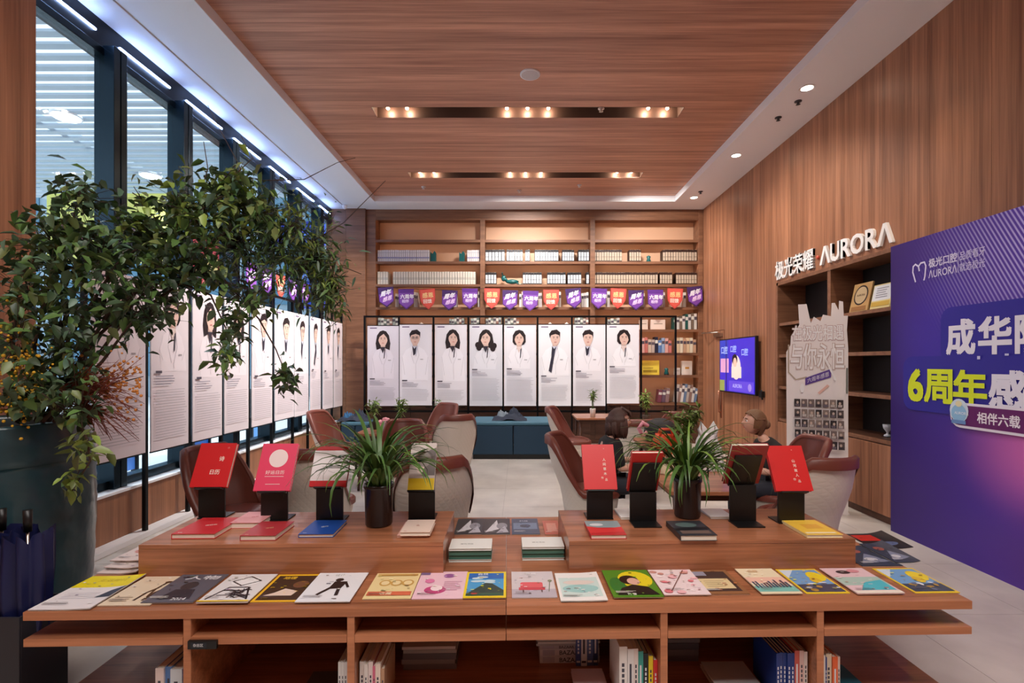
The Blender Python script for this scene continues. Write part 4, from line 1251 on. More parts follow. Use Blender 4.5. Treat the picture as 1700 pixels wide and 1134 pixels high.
# ------------------------------------------------------------------ magazines in a row along the front
def mag(px, py, wd, h, cover, label, art=None, z=TZ, th=.005, rz=0.0, curl=0.0, lab_group=None):
    p = on_table(px, py, z + .002)
    p.z = z + .0006
    e = empty('magazine', p, RT + rz, label, 'magazine', lab_group)
    n_ = 10
    pts = []
    def zz(u, v):
        return curl * max(0, (u - .45)) ** 2 * 3.3 * (0.4 + .6 * v)
    b_ = MB(); t_ = MB()
    vs = [(wd * i / n_, h * j / 4, th * .55 + zz(i / n_, j / 4)) for j in range(5) for i in range(n_ + 1)]
    fs = [(j * (n_ + 1) + i, j * (n_ + 1) + i + 1, (j + 1) * (n_ + 1) + i + 1, (j + 1) * (n_ + 1) + i) for j in range(4) for i in range(n_)]
    lo = [(v[0], v[1], 0) for v in vs] if not curl else [(v[0], v[1], max(0, v[2] - th * .55)) for v in vs]
    b_.box(0.001, wd - .001, .001, h - .001, 0, th * .55) if not curl else b_.add(vs + lo, [f for f in fs] + [tuple(q + len(vs) for q in f[::-1]) for f in fs])
    b_.build('pages', mat('pages_236', (236, 228, 214), .7), e)
    k = len(vs)
    up = [(v[0], v[1], v[2] + th * .45) for v in vs]
    fo = [f for f in fs]
    rim = []
    W_ = n_ + 1
    per = [i for i in range(W_)] + [j * W_ + n_ for j in range(1, 5)] + [4 * W_ + i for i in range(n_ - 1, -1, -1)] + [j * W_ for j in range(3, 0, -1)]
    for a_, c_ in zip(per, per[1:] + per[:1]):
        rim.append((a_, c_, c_ + k, a_ + k))
    t_.add(vs + up, [tuple(q + k for q in f) for f in fo] + [f[::-1] for f in fo] + rim)
    t_.build('cover', mat('cover_%d_%d_%d' % tuple(cover), cover, .32), e)
    if art:
        A = Art(.0003)
        art(A, wd, h)
        base = [c_ for c_ in cover]
        for q_ in range(14):
            u_, v_ = random.uniform(.04, .86), random.uniform(.06, .9)
            f_ = random.choice((.55, .75, 1.15, 1.35))
            A.rects([(wd * u_, h * v_, wd * (u_ + random.uniform(.02, .10)), h * (v_ + random.uniform(.006, .03)))], tuple(int(max(8, min(250, c_ * f_ + random.uniform(-18, 18)))) for c_ in base))
        A.lines(wd * .08, h * .16, wd * .5, 3, h * .022, h * .008, (240, 236, 230) if sum(base) < 420 else (96, 86, 90), .4)
        o = A.build('print', e, Matrix.Translation((0, 0, th + .0002)), print_mat('gloss_ink', .3))
        if curl:
            bm = bmesh.new(); bm.from_mesh(o.data)
            for q_ in range(1, n_):
                bmesh.ops.bisect_plane(bm, geom=bm.verts[:] + bm.edges[:] + bm.faces[:], plane_co=(wd * q_ / n_, 0, 0), plane_no=(1, 0, 0))
            for q_ in range(1, 4):
                bmesh.ops.bisect_plane(bm, geom=bm.verts[:] + bm.edges[:] + bm.faces[:], plane_co=(0, h * q_ / 4, 0), plane_no=(0, 1, 0))
            bm.to_mesh(o.data); bm.free()
            for v in o.data.vertices:
                v.co.z += zz(min(1, max(0, v.co.x / wd)), min(1, max(0, v.co.y / h)))
    return e
R_ = random.uniform
def a_yellow(A, w, h):
    A.rect(0, 0, w, h, (236, 232, 236)); A.rect(0, h * .62, w, h, (240, 222, 20)); A.text('生活周刊', w * .3, h * .80, .03, (214, 190, 30), .02); A.lines(w * .15, h * .45, w * .8, 4, h * .05, h * .012, (206, 204, 214)); A.poly([(w * .75, h * .3), (w, h * .3), (w, h * .62), (w * .85, h * .5)], (60, 70, 90))
def a_giraffe(A, w, h):
    A.rect(0, 0, w, h, (226, 208, 182)); A.text('旅行', w * .15, h * .8, .03, (240, 228, 210), .01)
    for u in (.55, .72):
        A.line([(w * u, h * .15), (w * (u + .02), h * .4), (w * (u + .1), h * .55), (w * (u + .13), h * .75)], .012, (70, 50, 36)); A.line([(w * (u + .1), h * .5), (w * (u + .18), h * .15)], .01, (80, 58, 40)); A.ell(w * (u + .15), h * .77, .016, .01, (80, 58, 40))
    A.lines(w * .1, h * .25, w * .45, 3, h * .06, h * .016, (160, 140, 120))
def a_person(A, w, h):
    A.rect(0, 0, w, h, (92, 92, 104)); A.text('人物', w * .2, h * .78, .042, (226, 226, 232), .02, fit_w=w * .7); A.ell(w * .5, h * .55, w * .16, h * .14, (60, 54, 58)); A.poly([(w * .2, h * .1), (w * .85, h * .1), (w * .72, h * .42), (w * .32, h * .42)], (46, 46, 56)); A.text('2024', w * .5, h * .06, .022, (230, 230, 235), .01)
def a_draw(A, w, h):
    A.rect(0, 0, w, h, (226, 224, 226)); A.ell(w * .5, h * .72, w * .3, h * .16, (242, 242, 244)); A.line([(w * .22, h * .72), (w * .5, h * .9), (w * .8, h * .74), (w * .5, h * .56), (w * .22, h * .72)], .007, (30, 30, 34)); A.line([(w * .1, h * .1), (w * .3, h * .5), (w * .7, h * .5), (w * .9, h * .1)], .008, (30, 30, 34))
    for i in range(9):
        A.line([(w * R_(.1, .8), h * R_(.08, .5)), (w * R_(.2, .9), h * R_(.08, .5)), (w * R_(.2, .9), h * R_(.1, .5))], .005, (44, 44, 50))
    A.rect(0, 0, w, h * .04, (236, 200, 60))
def a_shoe(A, w, h):
    A.rect(0, 0, w, h, (240, 186, 40)); A.rect(w * .06, h * .05, w * .94, h * .94, (64, 48, 38)); A.poly([(w * .12, h * .2), (w * .7, h * .2), (w * .75, h * .36), (w * .45, h * .45), (w * .3, h * .3)], (228, 206, 192)); A.ell(w * .7, h * .6, w * .16, h * .13, (116, 78, 58)); A.text('地理', w * .2, h * .8, .028, (236, 190, 60), .02)
def a_dancer(A, w, h):
    A.rect(0, 0, w, h, (232, 234, 240)); A.text('设计', w * .36, h * .86, .022, (150, 160, 150)); A.ell(w * .52, h * .72, w * .08, h * .06, (34, 32, 34)); A.poly([(w * .42, h * .4), (w * .66, h * .42), (w * .7, h * .66), (w * .45, h * .66)], (28, 28, 32)); A.line([(w * .45, h * .44), (w * .30, h * .22)], .016, (30, 30, 34)); A.line([(w * .62, h * .44), (w * .66, h * .2)], .016, (30, 30, 34)); A.line([(w * .68, h * .62), (w * .78, h * .46)], .012, (30, 30, 34))
def a_orn(A, w, h):
    A.rect(0, 0, w, h, (236, 216, 160))
    for u in (.3, .55, .8):
        A.ell(w * u, h * .58, w * .13, h * .12, (206, 164, 90)); A.ell(w * u, h * .58, w * .09, h * .08, (240, 220, 170))
    A.rect(w * .05, h * .86, w * .95, h * .93, (190, 150, 80)); A.rect(w * .04, h * .1, w * .96, h * .24, (214, 110, 80)); A.text('收藏', w * .3, h * .12, .026, (246, 226, 190), .01)
def a_pink(A, w, h):
    A.rect(0, 0, w, h, (238, 200, 214)); A.ell(w * .4, h * .3, w * .22, h * .14, (198, 74, 130)); A.ell(w * .42, h * .36, w * .12, h * .1, (246, 226, 230)); A.ell(w * .62, h * .82, w * .12, h * .08, (150, 90, 150)); A.rect(0, h * .86, w * .2, h, (120, 100, 140)); A.lines(w * .55, h * .6, w * .92, 6, h * .06, h * .02, (206, 150, 176)); A.ell(w * .24, h * .62, w * .1, h * .08, (226, 130, 176))
def a_geo(A, w, h):
    A.rect(0, 0, w, h, (240, 212, 40)); A.rect(w * .06, h * .06, w * .94, h * .94, (70, 160, 216)); A.rect(w * .06, h * .70, w * .94, h * .94, (26, 104, 190))
    for i in range(6):
        A.ell(w * R_(.2, .8), h * R_(.55, .8), w * .14, h * .04, (206, 230, 240))
    A.poly([(w * .06, h * .1), (w * .3, h * .34), (w * .5, h * .52), (w * .66, h * .5), (w * .94, h * .24), (w * .94, h * .06), (w * .06, h * .06)], (40, 66, 60)); A.rect(w * .06, h * .06, w * .94, h * .14, (52, 90, 70)); A.ell(w * .25, h * .12, w * .08, h * .03, (200, 80, 70)); A.text('自然', w * .3, h * .82, .024, (240, 246, 250), .01)
def a_sofa(A, w, h):
    A.rect(0, 0, w, h, (214, 206, 210)); A.rect(0, 0, w, h * .3, (186, 178, 190)); A.poly(rrect(w * .2, h * .3, w * .72, h * .56, .012), (226, 96, 104)); A.rect(w * .16, h * .26, w * .76, h * .36, (206, 70, 84)); A.line([(w * .26, h * .26), (w * .26, h * .18)], .006, (90, 50, 50)); A.line([(w * .68, h * .26), (w * .68, h * .18)], .006, (90, 50, 50)); A.line([(w * .84, h * .2), (w * .9, h * .6)], .004, (120, 130, 110)); A.ell(w * .9, h * .6, w * .05, h * .04, (130, 140, 110)); A.text('家居', w * .35, h * .84, .024, (240, 236, 240), .01)
def a_aqua(A, w, h):
    A.rect(0, 0, w, h, (240, 238, 236)); A.poly([(w * .06, h * .12), (w * .94, h * .12), (w * .94, h * .8), (w * .06, h * .8)], (206, 226, 222)); A.ell(w * .5, h * .4, w * .4, h * .14, (160, 206, 204)); A.ell(w * .5, h * .62, w * .36, h * .08, (226, 214, 206))
def a_green(A, w, h):
    A.rect(0, 0, w, h, (84, 140, 40)); A.ell(w * .62, h * .62, w * .36, h * .32, (232, 214, 40)); A.ell(w * .2, h * .4, w * .16, h * .3, (50, 120, 50)); A.ell(w * .48, h * .6, w * .2, h * .17, (36, 24, 24)); A.ell(w * .56, h * .54, w * .13, h * .13, (226, 178, 160)); A.poly([(w * .1, h * .06), (w * .95, h * .06), (w * .8, h * .34), (w * .5, h * .42), (w * .25, h * .3)], (26, 28, 28)); A.text('VOGUE'.replace('VOGUE', '青春'), w * .3, h * .05, .02, (236, 236, 230), .01)
def a_flor(A, w, h):
    A.rect(0, 0, w, h, (240, 222, 224))
    for i in range(16):
        A.ell(w * R_(.08, .92), h * R_(.06, .94), w * R_(.05, .11), h * R_(.03, .07), random.choice([(230, 130, 140), (244, 190, 196), (206, 150, 140), (250, 236, 236)]))
    A.line([(w * .2, h * .1), (w * .5, h * .5), (w * .8, h * .9)], .004, (110, 70, 60))
def a_frame(A, w, h):
    A.rect(0, 0, w, h, (150, 104, 70)); A.rect(w * .04, h * .1, w * .9, h * .9, (70, 56, 54)); A.rect(w * .1, h * .2, w * .82, h * .6, (228, 208, 160)); A.rect(w * .05, h * .72, w * .4, h * .9, (150, 150, 168)); A.lines(w * .2, h * .5, w * .7, 4, h * .07, h * .014, (170, 150, 110))
def a_cream(A, w, h):
    A.rect(0, 0, w, h, (240, 228, 196)); A.rect(0, h * .38, w, h * .6, (240, 196, 176)); A.rect(0, h * .06, w, h * .26, (126, 196, 186))
    for i in range(11):
        A.rect(w * (.06 + .08 * i), h * .2, w * (.11 + .08 * i), h * R_(.34, .48), random.choice([(60, 80, 110), (110, 120, 140), (90, 70, 90)]))
    A.text('画报', w * .25, h * .78, .024, (214, 180, 140), .01)
def a_sky(A, w, h):
    A.rect(0, 0, w, h, (240, 206, 50)); A.rect(w * .05, h * .05, w * .95, h * .95, (120, 166, 214)); A.poly([(w * .05, h * .6), (w * .4, h * .95), (w * .05, h * .95)], (214, 226, 240)); A.ell(w * .75, h * .66, w * .2, h * .2, (240, 214, 50)); A.ell(w * .62, h * .5, w * .12, h * .12, (226, 190, 60)); A.rect(w * .05, h * .05, w * .95, h * .34, (72, 76, 96))
    for i in range(10):
        A.ell(w * R_(.12, .9), h * R_(.1, .42), w * R_(.04, .1), h * R_(.02, .06), random.choice([(230, 230, 236), (110, 116, 140), (190, 150, 70)]))
def a_teal(A, w, h):
    A.rect(0, 0, w, h, (232, 200, 206)); A.rect(0, h * .3, w, h * .62, (176, 202, 192)); A.poly([(w * .2, h * .12), (w * .95, h * .12), (w * .95, h * .5), (w * .5, h * .4)], (86, 190, 206)); A.rect(0, 0, w, h * .1, (242, 230, 216)); A.ell(w * .4, h * .82, w * .16, h * .07, (60, 50, 56)); A.ell(w * .66, h * .86, w * .14, h * .07, (220, 150, 160))
row = [
    (46, 1014, .255, .33, (236, 232, 236), 'magazine with yellow masthead and curled corner, far left of row', a_yellow, .012, 0.0),
    (161, 1007, .22, .29, (226, 208, 182), 'beige magazine with giraffe figures, second from left in front row', a_giraffe, 0, 0.0),
    (233, 1002, .22, .29, (92, 92, 104), 'dark grey magazine with a portrait, third from left in front row', a_person, 0, .004),
    (325, 1002, .218, .285, (226, 224, 226), 'black-and-white drawing magazine, fourth from left in front row', a_draw, 0, .008),
    (415, 1001, .215, .28, (240, 186, 40), 'brown magazine with yellow border and pale shoe cover', a_shoe, 0, 0.0),
    (489, 1001, .235, .30, (232, 234, 240), 'white magazine with a black dancing figure, left of seam', a_dancer, 0, .005),
    (601, 996, .212, .27, (236, 216, 160), 'beige magazine with gold ornaments, seventh from left', a_orn, 0, 0.0),
    (683, 996, .225, .285, (238, 200, 214), 'pink magazine with magenta bowl, left of mountain magazine', a_pink, 0, 0.0),
    (768, 994, .19, .27, (240, 212, 40), 'yellow-bordered magazine with blue sky and dark mountain', a_geo, 0, 0.004),
    (850, 994, .20, .275, (214, 206, 210), 'grey magazine with a red sofa cover', a_sofa, 0, 0.0),
    (931, 999, .205, .285, (240, 238, 236), 'white magazine with pale aqua landscape and curled edge', a_aqua, .006, 0.004),
    (1019, 993, .222, .285, (84, 140, 40), 'green and yellow portrait magazine right of the aqua magazine', a_green, 0, .008),
    (1103, 989, .21, .275, (240, 222, 224), 'pink blossom magazine right of the green portrait magazine', a_flor, 0, 0.004),
    (1172, 988, .20, .265, (150, 104, 70), 'brown framed-picture magazine beside the pink blossom magazine', a_frame, 0, 0.0),
    (1265, 987, .185, .28, (240, 228, 196), 'cream magazine with teal skyline band, fifth from right end', a_cream, 0, .005),
    (1339, 987, .20, .265, (240, 206, 50), 'yellow-edged sky magazine between the cream and pink-teal ones', a_sky, 0, 0.0),
    (1424, 987, .215, .275, (232, 200, 206), 'pink and teal magazine, second from right end of row', a_teal, 0, .005),
    (1520, 986, .205, .27, (240, 206, 50), 'yellow-edged sky magazine at the far right end', a_sky, 0, 0.0)]
for px, py, wd, h, c, lb, art, curl, dz in row:
    mag(px, py, wd, h, c, lb, art, z=TZ + dz, curl=curl)
def a_bw(A, w, h):
    A.rect(0, 0, w, h, (54, 54, 60)); A.poly([(w * .1, h * .1), (w * .5, h * .9), (w * .6, h * .3)], (220, 220, 226)); A.ell(w * .7, h * .5, w * .2, h * .2, (150, 150, 160)); A.poly([(w * .5, h * .05), (w * .95, h * .1), (w * .8, h * .5)], (190, 190, 200))
def a_bluegrey(A, w, h):
    A.rect(0, 0, w, h, (70, 84, 110)); A.rect(w * .06, h * .3, w * .94, h * .7, (120, 140, 170)); A.ell(w * .5, h * .5, w * .2, h * .1, (60, 66, 84)); A.text('科技', w * .3, h * .78, .026, (200, 206, 220), .01)
for px, lb, art, c in ((753, 'black-and-white magazine left in the table gap, rear row', a_bw, (54, 54, 60)), (800, 'dark grey magazine middle of the table gap, rear row', a_bw, (60, 60, 66)), (850, 'blue-grey magazine right in the table gap, rear row', a_bluegrey, (70, 84, 110))):
    mag(px, 888, .17, .30, c, lb, art)
mag(905, 888, .10, .26, (206, 110, 90), 'red magazine at the right edge of the table gap', lambda A, w, h: A.rect(w * .2, h * .2, w * .8, h * .8, (226, 160, 140)))
# both table ends
def a_pale(A, w, h):
    A.rect(0, 0, w, h, (226, 206, 200)); A.ell(w * .4, h * .5, w * .24, h * .14, (206, 130, 120)); A.lines(w * .1, h * .85, w * .9, 3, h * .06, h * .02, (180, 150, 140))
for i, (px, py, rz, z, lb) in enumerate(((160, 953, .05, 0, 'lowest'), (172, 943, .12, .012, 'middle'), (182, 932, .02, .024, 'topmost'))):
    mag(px, py, .20, .27, (222, 190, 184), 'pinkish magazine, %s of the loose pile at left table end' % lb, a_pale, z=TZ + z, rz=-rz, curl=.03)
def a_redblk(A, w, h):
    A.rect(0, 0, w, h, (40, 36, 40)); A.rect(w * .05, h * .5, w * .6, h * .9, (206, 50, 40)); A.ell(w * .6, h * .3, w * .25, h * .12, (96, 110, 150))
def a_navy(A, w, h):
    A.rect(0, 0, w, h, (60, 66, 84)); A.poly([(w * .1, h * .1), (w * .9, h * .2), (w * .6, h * .6)], (130, 136, 160)); A.ell(w * .4, h * .7, w * .2, h * .1, (160, 90, 80)); A.ell(w * .5, h * .3, w * .16, h * .08, (206, 206, 214))
mag(1432, 941, .21, .28, (60, 66, 84), 'navy magazine at the right table end nearest the front', a_navy)
mag(1452, 912, .22, .24, (40, 36, 40), 'black and red magazine behind the navy one, right end', a_redblk, curl=.02)
mag(1487, 935, .13, .27, (84, 92, 106), 'slate magazine overhanging the right table end', a_navy, z=TZ + .006, curl=.02)

# ------------------------------------------------------------------ books inside the table
def upright(x0, cols, z, hs, y0, label, group, lean=0.0, dp=.21):
    x = x0
    for i, (c, wd) in enumerate(cols):
        h = hs if not isinstance(hs, (list, tuple)) else hs[i]
        e = empty('book', TAB @ Vector((x, y0 + R_(0, .012), z + .0006)), RT, label[i] if isinstance(label, (list, tuple)) else label, 'book', group)
        cm = mat('cover_%d_%d_%d' % tuple(c), c, .4)
        MB().box(0, wd - .001, 0, .003, 0, h).box(0, .002, .003, dp, 0, h).box(wd - .003, wd - .001, .003, dp, 0, h).build('cover', cm, e)
        MB().box(.002, wd - .003, .003, dp - .004, .003, h - .004).build('pages', mat('pages_236', ()), e)
        A = Art(.0004)
        ink = (70, 70, 84) if sum(c) > 380 else (226, 226, 232)
        A.rect(wd * .3, h * .3, wd * .62, h * .74, ink) if wd > .02 and i % 2 else A.rects([(wd * .3, h * (.3 + .09 * q), wd * .62, h * (.36 + .09 * q)) for q in range(5)], ink)
        A.rect(wd * .1, h * .08, wd * .8, h * .13, ink)
        A.build('print', e, face_cam((0, 0, 0)))
        x += wd
    return x
zb = .10
def ul(a, n):
    return ['%s, %s from the left' % (a, ORD[i]) for i in range(n)]
upright(-1.515, [((232, 214, 210), .036), ((90, 130, 190), .028), ((214, 224, 232), .05), ((110, 80, 160), .03)], zb, [.19, .19, .185, .20], .05, ul('upright book in the left open bay of the table', 4), 'upright books in the left open bay')
upright(-.735, [((226, 226, 226), .014), ((230, 230, 230), .012), ((222, 222, 224), .014), ((228, 228, 228), .011)], zb, .21, .04, ul('thin white periodical against the divider, second bay', 4), 'thin white periodicals in the second bay')
upright(-.645, [((236, 230, 226), .022), ((226, 220, 216), .016), ((240, 226, 224), .020), ((214, 110, 140), .012), ((234, 218, 206), .022), ((190, 150, 120), .016)], zb, [.205, .20, .205, .19, .2, .175], .04, ul('upright pale book at the left of the centre bay', 6), 'pale upright books in the centre bay')
upright(.484, [((232, 228, 226), .036), ((226, 224, 224), .028), ((228, 216, 212), .020), ((60, 160, 150), .024), ((24, 26, 30), .022), ((238, 214, 40), .02), ((214, 50, 50), .018)], zb, [.26, .25, .25, .235, .225, .215, .2], .04, ul('upright periodical at the right of the centre bay', 7), 'upright periodicals in the centre bay')
upright(.335, [((70, 90, 160), .025), ((226, 226, 232), .03), ((90, 110, 170), .03), ((60, 76, 130), .025)], zb, .20, .33, ul('upright blue book behind the periodicals of the centre bay', 4), 'blue books behind the periodicals')
upright(1.185, [((26, 54, 130), .0165)] * 5 + [((200, 90, 80), .022), ((226, 190, 184), .02), ((232, 220, 214), .016)], zb, [.215, .215, .213, .215, .214, .225, .225, .22], .05, ul('upright book against the right divider of fourth bay', 8), 'blue and red books in the fourth bay')
upright(1.37, [((236, 232, 226), .028), ((30, 60, 140), .008), ((230, 216, 190), .026), ((226, 100, 50), .024), ((214, 190, 180), .012)], zb, [.21, .2, .21, .2, .2], .04, ul('upright book in the right open bay of the table', 5), 'upright books in the right open bay')
def stack(x, y, z, items, wd, h, name, label, group, spine=None):
    for i, (c, th) in enumerate(items):
        e = empty(name, TAB @ Vector((x + R_(-.004, .008), y + R_(0, .008), z + .0006)), RT + R_(-.015, .015), label % ORD[i], 'magazine' if name == 'magazine' else 'book', group)
        MB().box(0, wd, 0, .003, 0, th).box(0, wd, .003, h, 0, .0012).box(0, wd, .003, h, th - .0012, th).build('cover', mat('cover_%d_%d_%d' % tuple(c), c, .4), e)
        MB().box(.003, wd - .003, .003, h - .003, .0012, th - .0012).build('pages', mat('pages_236', ()), e)
        if spine:
            A = Art(.0004)
            A.rect(wd * .05, th * .08, wd * .25, th * .92, (180, 176, 196)); A.rect(wd * .72, th * .08, wd * .86, th * .92, (190, 110, 110)); A.rect(wd * .88, th * .08, wd * .97, th * .92, (80, 96, 170))
            A.text(spine, wd * .33, th * .18, th * .62, (60, 60, 76), .01)
            A.build('print', e, face_cam((0, 0, 0)))
        z += th + .0006
    return z
z_ = stack(.15, .36, zb, [((206, 204, 214), .034), ((212, 210, 220), .034), ((190, 186, 196), .022)], .30, .22, 'magazine', 'thick fashion magazine, %s from the bottom of the centre stack', 'fashion magazines in the centre stack', 'BAZAAR')
stack(.14, .35, z_, [((170, 168, 174), .012), ((206, 204, 204), .010), ((180, 176, 180), .012)], .31, .22, 'magazine', 'thin magazine, %s above the thick fashion magazines', 'thin magazines on the fashion stack')
stack(-.52, .32, zb, [((120, 116, 124), .026), ((150, 146, 150), .024), ((110, 108, 118), .030), ((170, 166, 166), .016), ((206, 196, 194), .014)], .26, .25, 'magazine', 'dim magazine lying at the left of the centre bay, %s from the bottom', 'dim magazines left in the centre bay')
stack(.30, .05, zb, [((226, 190, 200), .012), ((232, 206, 214), .016)], .15, .22, 'magazine', 'pink magazine lying below the upright periodicals, %s from the bottom', 'pink magazines in the centre bay')
stack(.72, .36, zb, [((96, 94, 110), .03), ((110, 108, 120), .03), ((84, 82, 96), .03), ((120, 116, 124), .02)], .24, .22, 'magazine', 'dark magazine lying at the left of the fourth bay, %s from the bottom', 'dark magazines in the fourth bay')
stack(.94, .06, zb, [((214, 200, 196), .014), ((206, 204, 206), .012)], .21, .25, 'magazine', 'pale magazine lying beside the blue books of the fourth bay, %s from the bottom', 'pale magazines in the fourth bay')
stack(1.475, .06, zb, [((30, 110, 130), .022)], .15, .22, 'book', 'teal book lying flat in the right open bay, %s', 'teal book in the right bay')
stack(-.93, .04, zb, [((60, 56, 60), .014), ((90, 84, 86), .012)], .17, .24, 'magazine', 'dark magazine lying in the second bay, %s from the bottom', 'dark magazines in the second bay')
stack(-.745 - .03, .27, zb, [((200, 40, 44), .02)], .06, .2, 'book', 'red book lying behind the thin white periodicals, %s', 'red book in the second bay')

# ================================================================== SEATING
LEATHER = mat('brown_leather', (112, 56, 44), 0.38, var=.06, bump=(60, .08, .004))
def quilt():
    m = mat('quilted_white', (222, 212, 200), .6)
    nt = m.node_tree; L = nt.links.new; b = nt.nodes['Principled BSDF']
    tc = nt.nodes.new('ShaderNodeTexCoord')
    hs = []
    for vec in ((52, 52, 62), (-52, -52, 62)):
        d = nt.nodes.new('ShaderNodeVectorMath'); d.operation = 'DOT_PRODUCT'; d.inputs[1].default_value = vec
        L(tc.outputs['Object'], d.inputs[0])
        q = nt.nodes.new('ShaderNodeMath'); q.operation = 'SINE'; L(d.outputs['Value'], q.inputs[0])
        a = nt.nodes.new('ShaderNodeMath'); a.operation = 'ABSOLUTE'; L(q.outputs[0], a.inputs[0]); hs.append(a.outputs[0])
    mn = nt.nodes.new('ShaderNodeMath'); mn.operation = 'MINIMUM'; L(hs[0], mn.inputs[0]); L(hs[1], mn.inputs[1])
    bp = nt.nodes.new('ShaderNodeBump'); bp.inputs['Strength'].default_value = .22; bp.inputs['Distance'].default_value = .004
    L(mn.outputs[0], bp.inputs['Height']); L(bp.outputs[0], b.inputs['Normal'])
    return m
QUILT = quilt()
def smooth(a, b_, x):
    t = max(0, min(1, (x - a) / (b_ - a)))
    return t * t * (3 - 2 * t)
def chair_meshes():
    N = 48
    def rimz(t):
        return .93 - .47 * smooth(36, 92, abs(t)) - .02 * smooth(100, 170, abs(t))
    def pt(t, z, inset):
        c, s_ = math.cos(math.radians(t)), math.sin(math.radians(t))
        k = (z - .24) / .7
        rx = .235 + .085 * min(1, k * 1.6) - inset
        ry = .225 + .07 * min(1, k * 1.6) - inset
        lean = .11 * max(0, c) ** .7 * max(0, (z - .45) / .47) if c > 0 else 0
        return (rx * s_, -ry * c - lean + (.02 if c < 0 else 0), z)
    ts = [-180 + 360 * i / N for i in range(N)]
    M_ = 9
    sh = MB()
    vs = [pt(t, .24 + (rimz(t) - .24) * j / M_, 0) for j in range(M_ + 1) for t in ts]
    fs = [(j * N + i, j * N + (i + 1) % N, (j + 1) * N + (i + 1) % N, (j + 1) * N + i) for j in range(M_) for i in range(N)]
    fs.append(tuple(range(N - 1, -1, -1)))
    sh.add(vs, fs, smooth=True)
    inn = MB()
    zs = lambda t: .42
    vs = []
    for j in range(8):
        for t in ts:
            z = rimz(t) - .004 + (zs(t) - rimz(t)) * j / 7
            # vertical channel stitching of the leather back
            rib = .006 * abs(math.sin(math.radians(t) * 7)) if abs(t) < 80 and j > 0 else 0
            vs.append(pt(t, z, .036 + rib))
    fs = [(j * N + i, (j + 1) * N + i, (j + 1) * N + (i + 1) % N, j * N + (i + 1) % N) for j in range(7) for i in range(N)]
    inn.add(vs, fs, smooth=True)
    rim = MB()
    vs, fs = [], []
    for i, t in enumerate(ts):
        a, b_ = Vector(pt(t, rimz(t), -.008)), Vector(pt(t, rimz(t), .046))
        mid = (a + b_) / 2
        for k, (f, dz) in enumerate(((0, -.035 - .03 * smooth(80, 30, abs(t))), (0, 0.0), (.25, .014), (.5, .02), (.75, .014), (1, 0.0), (1, -.02))):
            q = a.lerp(b_, f)
            vs.append((q.x, q.y, q.z + dz))
    K = 7
    for i in range(N):
        j = (i + 1) % N
        for k in range(K - 1):
            fs.append((i * K + k, j * K + k, j * K + k + 1, i * K + k + 1))
    rim.add(vs, fs, smooth=True)
    seat = MB()
    vs, fs = [], []
    rings = [(1.0, .405), (1.0, .44), (.93, .458), (.6, .466), (0.02, .468)]
    for f, z in rings:
        for t in ts:
            p = pt(t, .45, .042)
            vs.append((p[0] * f, p[1] * f, z))
    for j in range(len(rings) - 1):
        for i in range(N):
            fs.append((j * N + i, j * N + (i + 1) % N, (j + 1) * N + (i + 1) % N, (j + 1) * N + i))
    fs.append(tuple(range((len(rings) - 1) * N, len(rings) * N)))
    seat.add(vs, fs, smooth=True)
    leg = MB().tube([(0.0, 0, .225), (.16, 0, .225), (.235, 0, .215), (.25, 0, .19), (.285, 0, 0)], [.016, .016, .016, .016, .012], 8)
    return sh.mesh('shell', QUILT), inn.mesh('inner_lining', LEATHER), rim.mesh('rim', LEATHER), seat.mesh('seat', LEATHER), leg.mesh('leg', BLACK_METAL)
CH = chair_meshes()
def chair(x, y, face, label, group='leather tub chairs of the reading area'):
    """face = direction the sitter looks, degrees, 0 = away from the camera, 90 = to the right"""
    e = empty('tub_chair', (x, y, 0), math.radians(-face), label, 'chair', group)
    for nm, me in zip(('shell', 'inner_lining', 'rim', 'seat'), CH[:4]):
        link(nm, me, e)
    for k in range(4):
        link('leg', CH[4], e, Matrix.Rotation(math.radians(45 + 90 * k), 4, 'Z'))
    MB().lathe([(.05, .20), (.05, .242)], 14).build('hub', BLACK_METAL, e)
    return e
def at(px, d):
    return (px - CX) / F * d
chair(at(392, 3.90), 3.90, 108, 'brown-lined tub chair behind the far left red book stand')
chair(at(530, 4.20), 4.20, 8, 'white-backed tub chair behind the sketch-covered standing book')
chair(at(718, 3.85), 3.85, -14, 'large white-backed tub chair just right of the left spider plant')
chair(at(560, 6.90), 6.90, 100, 'tub chair in profile by the last window portraits')
chair(at(668, 5.55), 5.55, 172, 'brown tub chair facing the camera behind the left spider plant')
chair(at(722, 8.0), 8.0, 215, 'brown tub chair below the second and third portraits')
chair(at(752, 6.75), 6.75, -18, 'white-backed tub chair left of the blue ottoman')
chair(at(950, 7.5), 7.5, 106, 'far tub chair right of the blue ottoman')
chair(at(978, 4.62), 4.62, 108, 'tub chair holding the dark-haired woman in black')
chair(at(1045, 6.2), 6.2, -20, 'white-backed tub chair behind the dark-haired woman')
chair(at(1092, 6.6), 6.6, 250, 'brown tub chair half hidden behind the orange bag')
chair(at(1296, 4.48), 4.48, -92, 'tub chair holding the woman on the right')

chair(at(1326, 3.83), 3.83, -14, 'white-backed tub chair with brown rim behind the far right red book')

